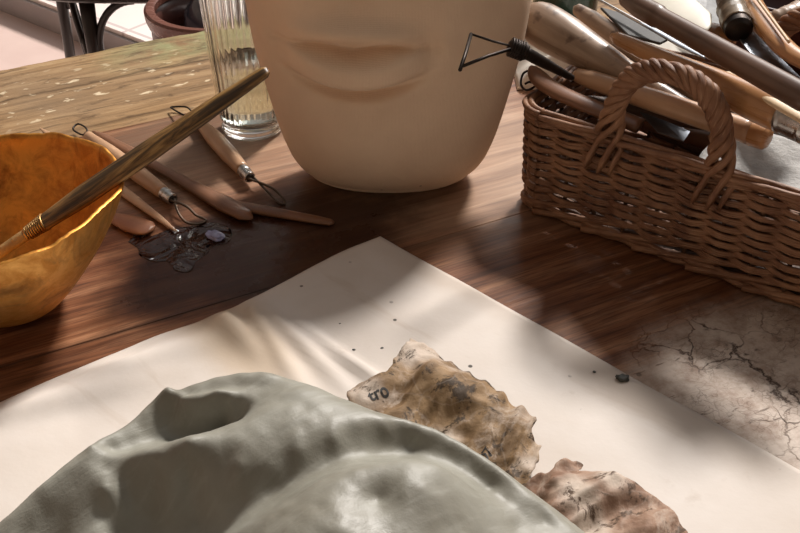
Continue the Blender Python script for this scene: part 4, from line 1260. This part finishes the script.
bm = bmesh.new(); lathe(bm, [(.1155,Ht-.10),(.1225,Ht-.10),(.1220,Ht-.125),(.1140,Ht-.125),(.1155,Ht-.10)], 72, tq)
obj('hoop', bm, W_TUB, tub)
jq = V((-.345,1.925,-.7195))
bm = bmesh.new(); lathe(bm, [(0,0),(.05,0),(.056,.01),(.058,.45),(.052,.50),(.030,.53),(.024,.55),(.024,.575),(.028,.58),(0,.58)], 48, jq)
m = M('dark_blue_grey_glass', (.05,.06,.085), .12, 0, .8)
o = obj('dark_jug', bm, m.m, None, True, jq); tag(o, 'dark blue-grey glossy jug standing in the reddish tub', 'jug')

# ------------------------------------------------------------------ light
w = bpy.data.worlds.new('World'); bpy.context.scene.world = w; w.use_nodes = True
nt = w.node_tree; bg = nt.nodes['Background']
tcw = nt.nodes.new('ShaderNodeTexCoord')
dt = nt.nodes.new('ShaderNodeVectorMath'); dt.operation = 'DOT_PRODUCT'; nt.links.new(tcw.outputs['Generated'], dt.inputs[0])
dt.inputs[1].default_value = V((.42,.50,.76)).normalized()      # daylight comes in high from the back right
rp = nt.nodes.new('ShaderNodeValToRGB'); nt.links.new(dt.outputs['Value'], rp.inputs[0])
rp.color_ramp.elements[0].position = .0; rp.color_ramp.elements[0].color = (.46,.35,.26,1)  # warm fill added behind the camera to lift the mask front
rp.color_ramp.elements[1].position = .95; rp.color_ramp.elements[1].color = (.85,.85,.86,1)
e_ = rp.color_ramp.elements.new(.5); e_.color = (.20,.165,.14,1)
nt.links.new(rp.outputs[0], bg.inputs[0]); bg.inputs[1].default_value = .50
sun = bpy.data.lights.new('window_sun', 'SUN'); sun.energy = 4.6; sun.angle = math.radians(9); sun.color = (1.0,.95,.90)
so_ = bpy.data.objects.new('window_sun', sun); C.objects.link(so_)
az, el = math.radians(30), math.radians(44)
dirv = V((math.sin(az)*math.cos(el), math.cos(az)*math.cos(el), math.sin(el)))
so_.rotation_euler = dirv.to_track_quat('Z','Y').to_euler(); so_.location = dirv*3
ar = bpy.data.lights.new('window_daylight', 'AREA'); ar.shape = 'RECTANGLE'; ar.size = 1.4; ar.size_y = 1.2; ar.energy = 15; ar.color = (1.0,.96,.92)
ao = bpy.data.objects.new('window_daylight', ar); C.objects.link(ao); ao.location = (.9, 3.3, 1.35)
ao.rotation_euler = (V(ao.location)-V((0,.8,0))).to_track_quat('Z','Y').to_euler()

cam = bpy.data.cameras.new('camera'); co_ = bpy.data.objects.new('camera', cam); C.objects.link(co_)
co_.location = (0,0,CH); co_.rotation_euler = (PI/2-PITCH, 0, 0)
cam.sensor_width = 36; cam.lens = 36*FPX/800; cam.clip_start = .01
bpy.context.scene.camera = co_
vs_ = bpy.context.scene.view_settings
vs_.view_transform = 'Standard'; vs_.look = 'None'; vs_.gamma = 1; vs_.exposure = .15; vs_.use_curve_mapping = False
